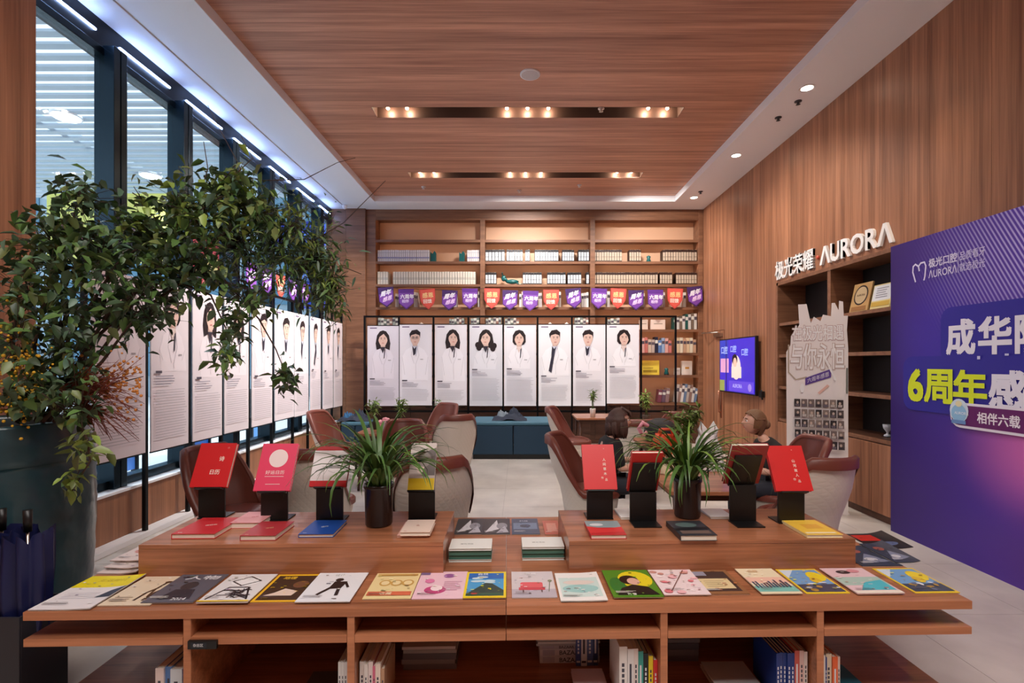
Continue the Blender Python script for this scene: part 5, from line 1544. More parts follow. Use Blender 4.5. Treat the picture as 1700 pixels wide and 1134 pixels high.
def low_table(x, y, wd, dp, h, label, rz=0):
    e = empty('reading_table', (x, y, 0), rz, label, 'table')
    MB().prism(rrect(-wd / 2, -dp / 2, wd / 2, dp / 2, .04), h - .03, h).build('table_top', W_TABLE, e, bevel=.004)
    MB().box(-wd / 2 + .05, wd / 2 - .05, -dp / 2 + .05, dp / 2 - .05, h - .08, h - .03).build('apron', W_DARK, e)
    for sx in (-1, 1):
        for sy in (-1, 1):
            MB().tube([(sx * (wd / 2 - .08), sy * (dp / 2 - .08), h - .05), (sx * (wd / 2 - .05), sy * (dp / 2 - .05), 0)], [.022, .016], 8).build('leg', W_DARK, e)
    return e
low_table(1.42, 4.22, .62, 1.10, .66, 'timber table between the two seated women')
low_table(at(650, 6.55), 6.55, .80, .60, .72, 'timber table carrying the potted plants on the left')
low_table(at(990, 8.4), 8.4, .75, .75, .72, 'timber table at the back below the last portraits')
low_table(at(1085, 7.4), 7.4, .7, .7, .72, 'timber table at the back right carrying the bamboo')

# blue ottoman blocks
TEALF = mat('teal_blue_fabric', (20, 52, 74), .7, bump=(200, .15, .003))
def ottoman(x0, x1, y0, y1, h, label):
    e = empty('ottoman', ((x0 + x1) / 2, y0, 0), 0, label, 'ottoman')
    hw = (x1 - x0) / 2
    for a, c in ((-hw, -.006), (.006, hw)):
        MB().box(a, c, 0, y1 - y0, .08, h - .06).build('base_block', TEALF, e, bevel=.012)
    MB().box(-hw, hw, -.01, y1 - y0, h - .057, h).build('seat_pad', mat('teal_blue_pad', (62, 104, 124), .65), e, bevel=.02, seg=3)
    MB().box(-hw + .03, hw - .03, .03, y1 - y0 - .03, 0, .08).build('plinth', BLACK, e)
ottoman(at(782, 8.35), at(922, 8.35), 8.35, 9.25, .62, 'long dark teal ottoman in the middle before the portraits')
ottoman(at(566, 8.9), at(612, 8.9), 8.9, 9.5, .55, 'small teal ottoman at the far left corner')
def cloth_heap(x, y, z, label, c1, c2):
    e = empty('coat', (x, y, z), 0, label, 'coat')
    rnd = random.Random(5)
    def blob(w_, d_, h_, sd_):
        n_, m_ = 26, 12
        vs = []
        for j in range(m_):
            for i in range(n_):
                u, v = i / (n_ - 1) * 2 - 1, j / (m_ - 1) * 2 - 1
                r = max(0, 1 - (u * u + v * v * .9)) ** .6
                vs.append((u * w_, v * d_, r * h_ * (.75 + .35 * math.sin(u * 9 + sd_ + v * 3) * math.cos(v * 5 + u * 4)) + .004))
        b_ = MB()
        b_.add(vs, [(j * n_ + i, j * n_ + i + 1, (j + 1) * n_ + i + 1, (j + 1) * n_ + i) for j in range(m_ - 1) for i in range(n_ - 1)], smooth=True)
        return b_
    blob(.30, .20, .12, 0).build('body', c1, e)
    blob(.16, .12, .20, 2).build('hood', c1, e, Matrix.Translation((.08, .03, 0)))
    blob(.12, .10, .17, 4).build('sleeve', c2, e, Matrix.Translation((-.12, .02, 0)))
cloth_heap(at(846, 8.7), 8.72, .621, 'crumpled dark coat lying on the middle ottoman', mat('navy_cloth', (32, 40, 58), .8), mat('grey_cloth', (112, 122, 132), .8))
cloth_heap(at(588, 9.15), 9.2, .551, 'dark cloth on the small corner ottoman', mat('navy_cloth', ()), mat('blue_cloth', (40, 90, 130), .8))

# ================================================================== PEOPLE
SKINM = mat('skin', (226, 176, 152), .5)
def head_bm(bm, c, s_=1.0, pitch=0.0):
    """a head with brow, nose, lips, chin and ears; face towards +y"""
    n_, m_ = 36, 28
    Rm = Matrix.Rotation(pitch, 3, 'X')
    grid = []
    def gs(x, y, z, cx, cy, w_, h_):
        return math.exp(-((x - cx) / w_) ** 2 - ((z - cy) / h_) ** 2)
    for j in range(m_ + 1):
        th = math.pi * j / m_
        row_ = []
        for i in range(n_):
            a = 2 * math.pi * i / n_
            x, y, z = math.sin(th) * math.cos(a), math.sin(th) * math.sin(a), math.cos(th)
            px, py, pz = x * .073, y * .092, z * .112
            low = max(0, -z)
            px *= 1 - .30 * low ** 1.4
            if y > 0:
                py *= 1 - .06 * low
            else:
                py *= 1 - .22 * low
            if y > .15:
                f = 0
                f += .026 * gs(px, 0, pz, 0, -.022, .012, .014)
                f += .012 * gs(px, 0, pz, 0, .000, .009, .024)
                f += .006 * gs(px, 0, pz, 0, .030, .05, .012)
                f -= .010 * (gs(px, 0, pz, .032, .010, .016, .011) + gs(px, 0, pz, -.032, .010, .016, .011))
                f += .009 * gs(px, 0, pz, 0, -.052, .020, .007) + .008 * gs(px, 0, pz, 0, -.064, .017, .007)
                f += .010 * gs(px, 0, pz, 0, -.092, .024, .016)
                f += .005 * (gs(px, 0, pz, .04, -.02, .02, .02) + gs(px, 0, pz, -.04, -.02, .02, .02))
                py += f
            row_.append(bm.verts.new(Vector(c) + Rm @ Vector((px, py, pz)) * s_))
        grid.append(row_)
    for j in range(m_):
        for i in range(n_):
            k = (i + 1) % n_
            try:
                bm.faces.new((grid[j][i], grid[j + 1][i], grid[j + 1][k], grid[j][k]))
            except ValueError:
                pass
    for sx in (-1, 1):
        M = Matrix.Translation(Vector(c) + Rm @ Vector((sx * .074, -.006, -.006)) * s_) @ Rm.to_4x4() @ Matrix.Diagonal((.010 * s_, .020 * s_, .032 * s_, 1))
        bmesh.ops.create_uvsphere(bm, u_segments=10, v_segments=8, radius=1, matrix=M)

def skin_mesh(verts, edges, radii, sub=2):
    me = bpy.data.meshes.new('tmp')
    me.from_pydata(verts, edges, [])
    o = bpy.data.objects.new('tmp', me)
    COL.objects.link(o)
    md = o.modifiers.new('s', 'SKIN')
    md.use_smooth_shade = True
    for i, r_ in enumerate(radii):
        sv = me.skin_vertices[0].data[i]
        sv.radius = (r_, r_) if not isinstance(r_, tuple) else r_
        sv.use_root = (i == 0)
    ms = o.modifiers.new('u', 'SUBSURF')
    ms.levels = sub
    ms.render_levels = sub
    dg = bpy.context.evaluated_depsgraph_get()
    out = bpy.data.meshes.new_from_object(o.evaluated_get(dg))
    bpy.data.objects.remove(o)
    return out

def remeshed(bm, vox, name, m_):
    me = bpy.data.meshes.new('tmp')
    bm.to_mesh(me)
    o = bpy.data.objects.new('tmp', me)
    COL.objects.link(o)
    r_ = o.modifiers.new('r', 'REMESH')
    r_.mode = 'VOXEL'
    r_.voxel_size = vox
    sm = o.modifiers.new('sm', 'SMOOTH')
    sm.factor = .5
    sm.iterations = 2
    dg = bpy.context.evaluated_depsgraph_get()
    out = bpy.data.meshes.new_from_object(o.evaluated_get(dg))
    bpy.data.objects.remove(o)
    out.name = name
    out.materials.clear()
    out.materials.append(m_)
    out.polygons.foreach_set('use_smooth', [True] * len(out.polygons))
    return out

def person(loc, face, label, hair_kind, hair_c, top_c, s_=.92, lean=.06, arm=0.0, pitch=0.0, q_=.9):
    e = empty('person', loc, math.radians(-face), label, 'person')
    lx = lambda z: lean * max(0, (z - .5)) / .5
    V_, E_, Rr = [], [], []
    def v(p, r_, par=None):
        V_.append((p[0], p[1], p[2] if p[2] < .54 else .54 + (p[2] - .54) * q_)); Rr.append(r_)
        if par is not None:
            E_.append((par, len(V_) - 1))
        return len(V_) - 1
    pel = v((0, 0, .54), (.155, .115))
    bel = v((0, lx(.68), .68), (.125, .10), pel)
    che = v((0, lx(.86), .86), (.145, .105), bel)
    upp = v((0, lx(.97), .965), (.10, .075), che)
    nec = v((0, lx(1.04) + .01, 1.03), .052, upp)
    nk2 = v((0, lx(1.1) + .03, 1.10), .048, nec)
    bare = []
    sleeves = []
    for sx in (-1, 1):
        sh = v((sx * .165, lx(.96), .955), .056, upp)
        el = v((sx * .225, lx(.9) + .06 + arm, .735), .042, sh)
        wr_ = v((sx * .12, lx(.9) + .28 + arm, .765 + arm * .3), .028, el)
        pa = v((sx * .10, lx(.9) + .345 + arm, .772 + arm * .3), .030, wr_)
        sleeves.append((sh, el, wr_))
        for k, (fx_, ln) in enumerate(((-.030, .062), (-.010, .072), (.010, .068), (.028, .052))):
            f1 = v((sx * .10 + fx_, lx(.9) + .345 + arm + ln * .6, .775 + arm * .3), .009, pa)
            f2 = v((sx * .10 + fx_, lx(.9) + .345 + arm + ln * 1.05, .760 + arm * .3), .008, f1)
            v((sx * .10 + fx_, lx(.9) + .345 + arm + ln * 1.2, .742 + arm * .3), .0075, f2)
        t1 = v((sx * .10 - sx * .045, lx(.9) + .335 + arm, .765 + arm * .3), .010, pa)
        v((sx * .10 - sx * .062, lx(.9) + .375 + arm, .758 + arm * .3), .009, t1)
    legs = []
    for sx in (-1, 1):
        hp = v((sx * .095, .03, .535), .092, pel)
        kn = v((sx * .11, .42, .53), .064, hp)
        an = v((sx * .11, .43, .10), .040, kn)
        to = v((sx * .115, .56, .04), .034, an)
        legs.append((hp, kn, an, to))
    body = skin_mesh(V_, E_, Rr, 2)
    bm = bmesh.new()
    bm.from_mesh(body)
    hc = (0, lx(1.2) + .055, .54 + (1.205 - .54) * q_ + .012)
    head_bm(bm, hc, 1.0, pitch)
    for vv in bm.verts:
        vv.co *= s_
    link('body', remeshed(bm, .0085, 'body', SKINM), e)
    bm.free()
    # garments are the same skeleton, a little fuller, cut at neckline, cuffs and waist
    def garment(name, idx, grow, m_, sub=2):
        mp = {a: i for i, a in enumerate(idx)}
        vv = [tuple(Vector(V_[a]) * s_) for a in idx]
        ee = [(mp[a], mp[c]) for a, c in E_ if a in mp and c in mp]
        rr = [tuple((q + grow) * s_ for q in (Rr[a] if isinstance(Rr[a], tuple) else (Rr[a], Rr[a]))) for a in idx]
        me = skin_mesh(vv, ee, rr, sub)
        me.name = name
        me.materials.clear(); me.materials.append(m_)
        link(name, me, e)
    tm = mat('top_%d_%d_%d' % top_c, top_c, .8, bump=(120, .2, .004))
    garment('blouse', [pel, bel, che, upp, nec] + [q for s3 in sleeves for q in s3[:2]], .024, tm)
    tr_ = mat('dark_trousers', (40, 42, 52), .8)
    garment('trousers', [pel] + [q for l_ in legs for q in l_[:3]], .012, tr_)
    for l_ in legs:
        a = Vector(V_[l_[2]]) * s_; t = Vector(V_[l_[3]]) * s_
        MB().ball((a.x, (a.y + t.y) / 2 - .005, .045), .055, 14, 8, sc=(.85, 2.1, .8)).build('shoe', mat('pale_shoe', (206, 200, 196), .6), e)
    # eyes, brows, lips
    Rm = Matrix.Rotation(pitch, 3, 'X')
    H = lambda x, y, z: (Vector(hc) + Rm @ Vector((x, y, z))) * s_
    for sx in (-1, 1):
        ey = MB().ball(H(sx * .031, .074, .009), .0108 * s_, 12, 8).build('eye', mat('eye_white', (240, 236, 232), .2), e)
        MB().ball(H(sx * .031, .0822, .009), .0056 * s_, 8, 6).build('iris', mat('iris', (40, 26, 20), .2), ey)
        MB().tube([H(sx * .016, .091, .030), H(sx * .032, .090, .035), H(sx * .048, .079, .030)], .003 * s_, 5).build('eyebrow', mat('brow', (60, 44, 36), .8), e)
    MB().tube([H(-.022, .083, -.058), H(0, .093, -.057), H(.022, .083, -.058)], [.002, .0045, .002], 6).build('lips', mat('lips', (186, 96, 92), .45), e)
    # hair: a shell over the skull, with locks
    hm = mat('hair_%d_%d_%d' % hair_c, hair_c, .55, bump=(90, .5, .006))
    rnd = random.Random(len(label))
    b_ = MB()
    n_, m_ = 40, 22
    vs, ok = [], []
    drop = 1.62 if hair_kind == 'bob' else 1.18
    for j in range(m_ + 1):
        th = (math.pi * .80) * j / m_
        for i in range(n_):
            a = 2 * math.pi * i / n_
            x, y = math.sin(th) * math.cos(a), math.sin(th) * math.sin(a)
            z = math.cos(th)
            bulk = (1.24 if hair_kind == 'bob' else 1.19) + (.20 if hair_kind == 'bob' and z < .3 else 0) * (1 if y < .35 else .4)
            wv = .022 * math.sin(a * 9 + th * 5) + .012 * math.sin(a * 23 + th * 3)
            px, py, pz = x * .076 * (bulk + wv), y * .094 * (bulk + wv) - .006, z * .113 * 1.13
            if z < -.05:
                pz = pz * (drop if y < .55 else 1.0)
            vs.append(H(px, py, pz + .004))
            face_zone = y > .42 and z < .50 + (.1 if abs(x) < .3 else -.05)
            ok.append(not face_zone and not (hair_kind != 'bob' and z < -.45 and y > -.2))
    fs = []
    for j in range(m_):
        for i in range(n_):
            q = (j * n_ + i, (j + 1) * n_ + i, (j + 1) * n_ + (i + 1) % n_, j * n_ + (i + 1) % n_)
            if all(ok[t] for t in q):
                fs.append(q)
    b_.add(vs, fs, smooth=True)
    if hair_kind == 'bob':
        for k in range(46):
            a = math.radians(rnd.uniform(115, 425)) if k % 2 else math.radians(rnd.uniform(150, 390))
            if .50 < math.sin(a):
                continue
            x, y = math.cos(a), math.sin(a)
            b_.tube([H(x * .088, y * .11 - .006, .03), H(x * .104, y * .122 - .006, -.05), H(x * (.100 + rnd.uniform(-.01, .02)), y * .120 - .006, -.11), H(x * (.09 + rnd.uniform(-.01, .02)), y * .11, -.15 + rnd.uniform(-.02, .02))], [.014, .018, .016, .004], 6)
        for x in (-.05, -.025, 0, .03, .055):
            b_.tube([H(x * .6, .02, .128), H(x, .088, .085), H(x * 1.35, .096, .045)], [.014, .012, .004], 6)
    else:
        b_.ball(H(0, -.112, -.005), .046 * s_, 14, 10, sc=(1.05, .9, 1.0))
        for k in range(26):
            a = math.radians(rnd.uniform(0, 360)); b0 = rnd.uniform(.8, 1.25)
            x = math.cos(a)
            b_.tube([H(x * .05 * b0, .085 - abs(x) * .03, .085), H(x * .086, .01, .085 - abs(x) * .05), H(x * .07, -.07, .045), H(x * .02, -.10, 0)], [.004, .010, .010, .006], 5)
    b_.build('hair', hm, e)
    return e
person((at(1000, 4.65), 4.62, 0), 88, 'dark-haired woman in black seated facing right at the timber table', 'bob', (78, 52, 44), (24, 23, 26), .93, .08, .0, 0)
person((at(1302, 4.46), 4.46, 0), -84, 'woman with tied-back brown hair and black top seated facing left', 'bun', (122, 86, 56), (22, 24, 24), .93, .16, .02, .12)

# ================================================================== BAGS
def handle_bag(loc, label, c, w_, h, kind, rz=0):
    e = empty('shopping_bag', loc, rz, label, 'bag')
    n_, m_ = 28, 12
    rnd = random.Random(int(w_ * 1000))
    vs = []
    for j in range(m_ + 1):
        v = j / m_
        for i in range(n_):
            a = 2 * math.pi * i / n_
            r_ = 1 - .45 * v ** 2 + .10 * math.sin(a * 5 + v * 6) * v + .06 * math.sin(a * 11 - v * 9)
            vs.append((math.copysign(abs(math.cos(a)) ** .7, math.cos(a)) * w_ / 2 * r_, math.copysign(abs(math.sin(a)) ** .7, math.sin(a)) * w_ / 3.2 * r_ * (1 - .45 * v), v * h * (1 + .06 * math.sin(a * 3))))
    fs = [(j * n_ + i, j * n_ + (i + 1) % n_, (j + 1) * n_ + (i + 1) % n_, (j + 1) * n_ + i) for j in range(m_) for i in range(n_)] + [tuple(range(n_ - 1, -1, -1)), tuple(range(m_ * n_, m_ * n_ + n_))]
    MB().add(vs, fs, smooth=True).build('body', c, e)
    for s_ in (-1, 1):
        if kind == 'vest':
            MB().tube([(s_ * w_ * .20, 0, h * .92), (s_ * w_ * .30, 0, h * 1.16), (s_ * w_ * .22, .01, h * 1.34), (s_ * w_ * .12, 0, h * 1.16), (s_ * w_ * .08, 0, h * .92)], [.035, .026, .02, .026, .035], 8, flat=.5).build('handle', c, e)
        else:
            MB().tube([(-w_ * .22, s_ * .03, h * .95), (-w_ * .16, s_ * .03, h * 1.2), (w_ * .16, s_ * .03, h * 1.2), (w_ * .22, s_ * .03, h * .95)], .010, 6).build('handle', c, e)
    return e
ORANGE = mat('orange_plastic', (236, 84, 46), .35)
WPL = mat('white_plastic', (238, 238, 238), .35)
handle_bag((1.37, 4.68, .661), 'orange-red plastic bag on the table left of the bamboo', ORANGE, .32, .27, 'loop')
handle_bag((1.66, 4.42, .661), 'white plastic bag with loop handles right of the bamboo', WPL, .26, .31, 'vest')
handle_bag((1.31, 4.30, .661), 'beige crumpled paper bag at the foot of the orange bag', mat('kraft', (216, 194, 160), .7), .24, .12, 'loop')
hb = empty('handbag', (1.62, 6.1, .0), 0, 'black rounded bag with pink strap standing behind the orange bag', 'bag')
hb.location = (at(1096, 5.3), 5.3, 0.78)
MB().lathe([(.02, 0), (.14, .01), (.17, .06), (.165, .14), (.13, .20), (.06, .235), (0, .24)], 22).build('body', mat('black_soft', (34, 32, 34), .7), hb)
MB().tube([(-.12, -.04, .15), (-.20, -.06, .20), (-.24, -.06, .14), (-.20, -.06, .06), (-.15, -.05, .10)], .022, 8).build('strap', mat('pink_strap', (226, 150, 166), .6), hb)
low_table(at(1098, 5.3), 5.3, .5, .5, .779, 'small timber side table under the black rounded bag')
fo = empty('silk_flower', (at(640, 6.4), 6.4, .7205), 0, 'pink flower ball on the timber table behind the left spider plant', 'flower')
fb = MB()
for k in range(40):
    a, t = R_(0, 6.28), math.acos(R_(-.6, 1))
    c = Vector((math.sin(t) * math.cos(a), math.sin(t) * math.sin(a), math.cos(t))) * .085 + Vector((0, 0, .085))
    fb.ball(c, .03, 7, 5, sc=(1, 1, .7))
fb.ball((0, 0, .085), .08, 12, 8)
fb.build('petals', mat('pink_petals', (232, 158, 168), .6), fo)
MB().lathe([(.04, 0), (.05, .02), (.03, .03)], 12).build('base', BLACK, fo)
for (x, y, z, wd, h, c, lb) in ((at(682, 6.4), 6.38, .7205, .14, .05, (236, 206, 204), 'pinkish box beside the potted plant on the left table'),):
    e = empty('tissue_box', (x, y, z), .1, lb, 'box')
    MB().box(-wd / 2, wd / 2, -.06, .06, 0, h).build('body', mat('tissue_box', c, .6), e, bevel=.004)
    MB().prism([(-.03, 0), (.03, 0), (.02, .04), (-.01, .05)], -.01, .01, M=face_cam((0, 0, h))).build('tissue', WHITE, e)

# ================================================================== PLANTS
def leaf_mat(name, c, var=.35):
    m = mat(name, c, .42, var=var)
    b = m.node_tree.nodes['Principled BSDF']
    b.inputs['Subsurface Weight'].default_value = 0.0
    return m
GREEN = leaf_mat('leaf_green', (84, 116, 60))
GREEN2 = leaf_mat('leaf_bright', (108, 140, 58))
BLADE = leaf_mat('blade_green', (70, 104, 46), .3)
WOODY = mat('twig_bark', (70, 52, 42), .8)
SOIL = mat('soil', (46, 36, 30), .9)

def blade(b_, base, az, ln, up, wd, mi=0, droop=1.0, twist=0.0, n_=9):
    """a strap leaf: rises, then arches over"""
    p = Vector(base)
    el = up
    L_ = ln / n_
    side = Vector((-math.sin(az), math.cos(az), 0))
    vs = []
    for i in range(n_ + 1):
        t = i / n_
        w_ = wd * (0.55 + 1.1 * t) * (1 - t) ** .6 + .0006 if t < .4 else wd * (1.0 - ((t - .4) / .6) ** 1.6) + .0006
        vs += [p - side * w_, p + Vector((0, 0, -w_ * .35)), p + side * w_]
        p = p + Vector((math.cos(az) * math.cos(el), math.sin(az) * math.cos(el), math.sin(el))) * L_
        el -= droop * (0.4 + 1.5 * t) / n_ * 1.7
        az += twist / n_
        side = Vector((-math.sin(az), math.cos(az), 0))
    fs = []
    for i in range(n_):
        k = i * 3
        fs += [(k, k + 1, k + 4, k + 3), (k + 1, k + 2, k + 5, k + 4)]
    b_.add(vs, fs, mi, smooth=True)

def spider_plant(px, py, label, seed, hgt=1.0):
    rnd = random.Random(seed)
    p = on_table(px, py, BZ)
    e = empty('spider_plant', (p.x, p.y + .07, BZ + .0005), 0, label, 'plant')
    POT = mat('dark_pot', (44, 36, 38), .25)
    MB().lathe([(.066, 0), (.072, .01), (.076, .20), (.081, .205), (.081, .225), (.072, .225), (.070, .19)], 28).build('pot', POT, e)
    MB().lathe([(.0715, .19), (0, .198)], 20, cap=False).build('soil', SOIL, e)
    for i in range(125):
        az = rnd.uniform(0, 2 * math.pi)
        up = math.radians(rnd.uniform(48, 88))
        r0 = rnd.uniform(0, .05)
        b_ = MB()
        ln = rnd.uniform(.34, .62) * hgt
        blade(b_, (math.cos(az) * r0, math.sin(az) * r0, .195), az, ln, up, rnd.uniform(.0075, .0135), 0, rnd.uniform(.8, 2.0), rnd.uniform(-.5, .5))
        # keep the fronds out of the riser
        vs = b_.v
        for k, q in enumerate(vs):
            if q[2] < .012 and math.hypot(q[0], q[1]) > .08 and q[1] > -.42 and abs(q[1]) < .4:
                vs[k] = (q[0], q[1], .012 + (.012 - q[2]) * .02)
        b_.build('frond', BLADE if rnd.random() < .8 else GREEN2, e)
spider_plant(623, 878, 'bushy spider plant in dark pot on the left riser', 3, 1.0)
spider_plant(1148, 864, 'bushy spider plant in dark pot on the right riser', 8, .95)

def leaf_mesh(name, ln, wd, m_, fold=.25):
    vs = [(0, 0, 0), (ln * .32, wd * .5, wd * fold), (ln * .70, wd * .36, wd * fold * .6 - ln * .05), (ln, 0, -ln * .12), (ln * .70, -wd * .36, wd * fold * .6 - ln * .05), (ln * .32, -wd * .5, wd * fold), (ln * .35, 0, 0), (ln * .7, 0, -ln * .04)]
    fs = [(0, 6, 1), (1, 6, 7, 2), (2, 7, 3), (0, 5, 6), (5, 4, 7, 6), (4, 3, 7)]
    b_ = MB()
    b_.add(vs, fs, smooth=True)
    return b_, b_.mesh(name, m_)

def bamboo_plant(loc, label, hgt, spread, n_leaf, pot_c, seed, potr=.05, poth=.11, square=False):
    rnd = random.Random(seed)
    e = empty('potted_plant', loc, 0, label, 'plant')
    if square:
        MB().box(-potr, potr, -potr, potr, 0, poth).build('pot', mat('pot_%d_%d_%d' % pot_c, pot_c, .4), e, bevel=.006)
    else:
        MB().lathe([(potr * .8, 0), (potr, poth * .95), (potr, poth), (potr * .88, poth), (potr * .85, poth * .9)], 20).build('pot', mat('pot_%d_%d_%d' % pot_c, pot_c, .4), e)
    MB().lathe([(potr * .84, poth * .9), (0, poth * .92)], 16, cap=False).build('soil', SOIL, e)
    fl_b = MB()
    lb, _ = LEAFB
    for s_ in range(5):
        a = rnd.uniform(0, 6.28)
        tip = Vector((math.cos(a) * spread * rnd.uniform(.2, .7), math.sin(a) * spread * rnd.uniform(.2, .7), hgt * rnd.uniform(.8, 1)))
        mid = Vector((tip.x * .3, tip.y * .3, (poth + hgt) * .5))
        pts = [Vector((rnd.uniform(-.02, .02), rnd.uniform(-.02, .02), poth * .9)), mid, tip]
        MB().tube(pts, [.005, .004, .002], 6).build('stem', mat('green_stem', (86, 110, 50), .5), e)
        for k in range(n_leaf // 5):
            t = rnd.uniform(.35, 1)
            p = pts[0].lerp(mid, t * 2) if t < .5 else mid.lerp(tip, t * 2 - 1)
            q = Euler((rnd.uniform(-.5, .5), rnd.uniform(-.9, .7), rnd.uniform(0, 6.28))).to_matrix()
            sc = rnd.uniform(.7, 1.3)
            fl_b.add([p + q @ (Vector(v) * sc) for v in lb.v], lb.f, 0 if rnd.random() < .65 else 1, smooth=True)
    tag(fl_b.build('foliage', [GREEN2, leaf_mat('leaf_pale', (150, 172, 92))], e), kind='stuff')
    return e
LEAFB = leaf_mesh('leaf', .085, .020, GREEN2)
bamboo_plant((1.48, 4.50, .6605), 'leafy bamboo plant on the table between the orange and white bags', .56, .20, 330, (206, 196, 186), 4, .055, .12)
bamboo_plant((at(665, 6.55), 6.55, .7205), 'leafy plant in square grey pot on the left timber table', .42, .12, 100, (176, 172, 172), 5, .06, .13, True)
bamboo_plant((at(622, 6.7), 6.7, .7205), 'pale-leaved tall plant rising behind the left spider plant', .42, .15, 90, (60, 50, 50), 6, .05, .10)
bamboo_plant((at(984, 8.2), 8.2, .7205), 'slim plant in white pot on the far back table', .46, .08, 70, (232, 226, 220), 7, .05, .14)
bamboo_plant((at(722, 9.0), 9.3, .0), 'small plant showing above the brown chair below third portrait', .98, .12, 60, (120, 110, 100), 9, .08, .3)
bamboo_plant((at(1072, 7.4), 7.35, .7205), 'leafy plant in front of the bookcase right of portraits', .46, .16, 130, (90, 80, 70), 10, .06, .12)

# ---- large arrangement in the teal urn by the left pier
PX, PY = -2.97, 2.83
ur = empty('urn_arrangement', (PX, PY, 0), 0, 'huge teal urn filled with arching leafy branches by the left pier', 'plant')
URN = mat('teal_glaze', (36, 66, 74), .30, coat=.3, bump=(9, .35, .02))
prof = [(.36, 0), (.40, .02), (.44, .35), (.455, .75), (.45, 1.02), (.447, 1.05), (.452, 1.06), (.445, 1.15), (.43, 1.24), (.425, 1.27), (.40, 1.275), (.385, 1.25), (.38, 1.10)]
pf = []
for (r0, z0), (r1, z1) in zip(prof, prof[1:]):
    k = 8 if z1 - z0 > .25 else 2
    for i in range(k):
        t = i / k
        z = z0 + (z1 - z0) * t
        pf.append((r0 + (r1 - r0) * t + (.0025 * math.sin(z * 90) if .05 < z < 1.24 and r1 > .41 else 0), z))
pf.append(prof[-1])
MB().lathe(pf, 56).build('urn', URN, ur)
MB().lathe([(.38, 1.15), (0, 1.17)], 24, cap=False).build('soil', SOIL, ur)
loc = Vector((PX, PY, 0))
rnd = random.Random(21)
brs = [
    [(60, 700, 2.72), (115, 560, 2.78), (200, 430, 2.9), (300, 370, 3.0), (385, 315, 3.1), (420, 285, 3.15)],
    [(70, 700, 2.75), (180, 520, 2.85), (300, 430, 3.0), (420, 360, 3.15), (500, 380, 3.3), (555, 430, 3.4), (565, 500, 3.4)],
    [(40, 700, 2.7), (60, 560, 2.75), (90, 440, 2.8), (120, 370, 2.85), (135, 305, 2.85)],
    [(70, 700, 2.75), (160, 560, 2.85), (260, 470, 3.0), (360, 450, 3.1), (430, 530, 3.15), (458, 580, 3.15), (480, 635, 3.15)],
    [(80, 700, 2.75), (200, 540, 2.9), (300, 470, 3.0), (350, 490, 3.05), (375, 545, 3.05), (370, 610, 3.05)],
    [(30, 700, 2.68), (20, 600, 2.7), (30, 470, 2.75), (65, 390, 2.8)],
    [(90, 700, 2.7), (125, 690, 2.68), (145, 730, 2.62), (150, 765, 2.6), (120, 815, 2.58)],
    [(70, 700, 2.75), (170, 600, 2.8), (230, 520, 2.85), (270, 540, 2.85)],
    [(70, 700, 2.72), (120, 650, 2.72), (180, 640, 2.74), (238, 625, 2.76)],
]
for br in brs:
    pts = [P(*q) - loc for q in br]
    rs = [.011 * (1 - .8 * i / (len(pts) - 1)) for i in range(len(pts))]
    MB().tube(pts, rs, 6).build('branch', WOODY, ur)
twigs = [[(370, 300, 3.1), (395, 270, 3.1), (365, 215, 3.1), (345, 175, 3.1)], [(380, 300, 3.1), (420, 262, 3.15), (400, 225, 3.15)], [(430, 300, 3.2), (505, 298, 3.3), (560, 270, 3.4), (590, 262, 3.4)],
         [(520, 400, 3.35), (570, 370, 3.4), (640, 300, 3.5)], [(540, 440, 3.4), (575, 445, 3.4), (600, 455, 3.45)], [(330, 330, 3.0), (345, 280, 3.0), (338, 235, 3.0)], [(220, 320, 2.9), (235, 330, 2.9), (222, 310, 2.85)]]
for tw in twigs:
    MB().tube([P(*q) - loc for q in tw], [.0035, .003, .0022, .0014][:len(tw)], 5).build('twig', WOODY, ur)
RTW = mat('red_twig', (120, 52, 34), .7)
tb_ = MB()
for i in range(110):
    a0 = P(rnd.uniform(95, 150), rnd.uniform(640, 690), 2.68) - loc
    t0 = P(rnd.uniform(150, 240), rnd.uniform(590, 735), 2.72) - loc
    mid = a0.lerp(t0, .5) + Vector((rnd.uniform(-.03, .03), 0, rnd.uniform(.0, .07)))
    tb_.tube([a0, mid, t0], [.003, .0022, .0012], 4)
tag(tb_.build('red_twigs', RTW, ur), kind='stuff')
bb_ = MB()
for i in range(520):
    q = P(rnd.gauss(28, 24), rnd.gauss(635, 42), rnd.uniform(2.55, 2.75)) if i < 300 else P(rnd.uniform(130, 235), rnd.gauss(640, 22), 2.72)
    bb_.ball(q - loc, rnd.uniform(.005, .0095), 6, 4, col=rgb(*((240, 190, 60) if i < 300 else (196, 124, 54))))
tag(bb_.build('berries', print_mat(), ur), kind='stuff')

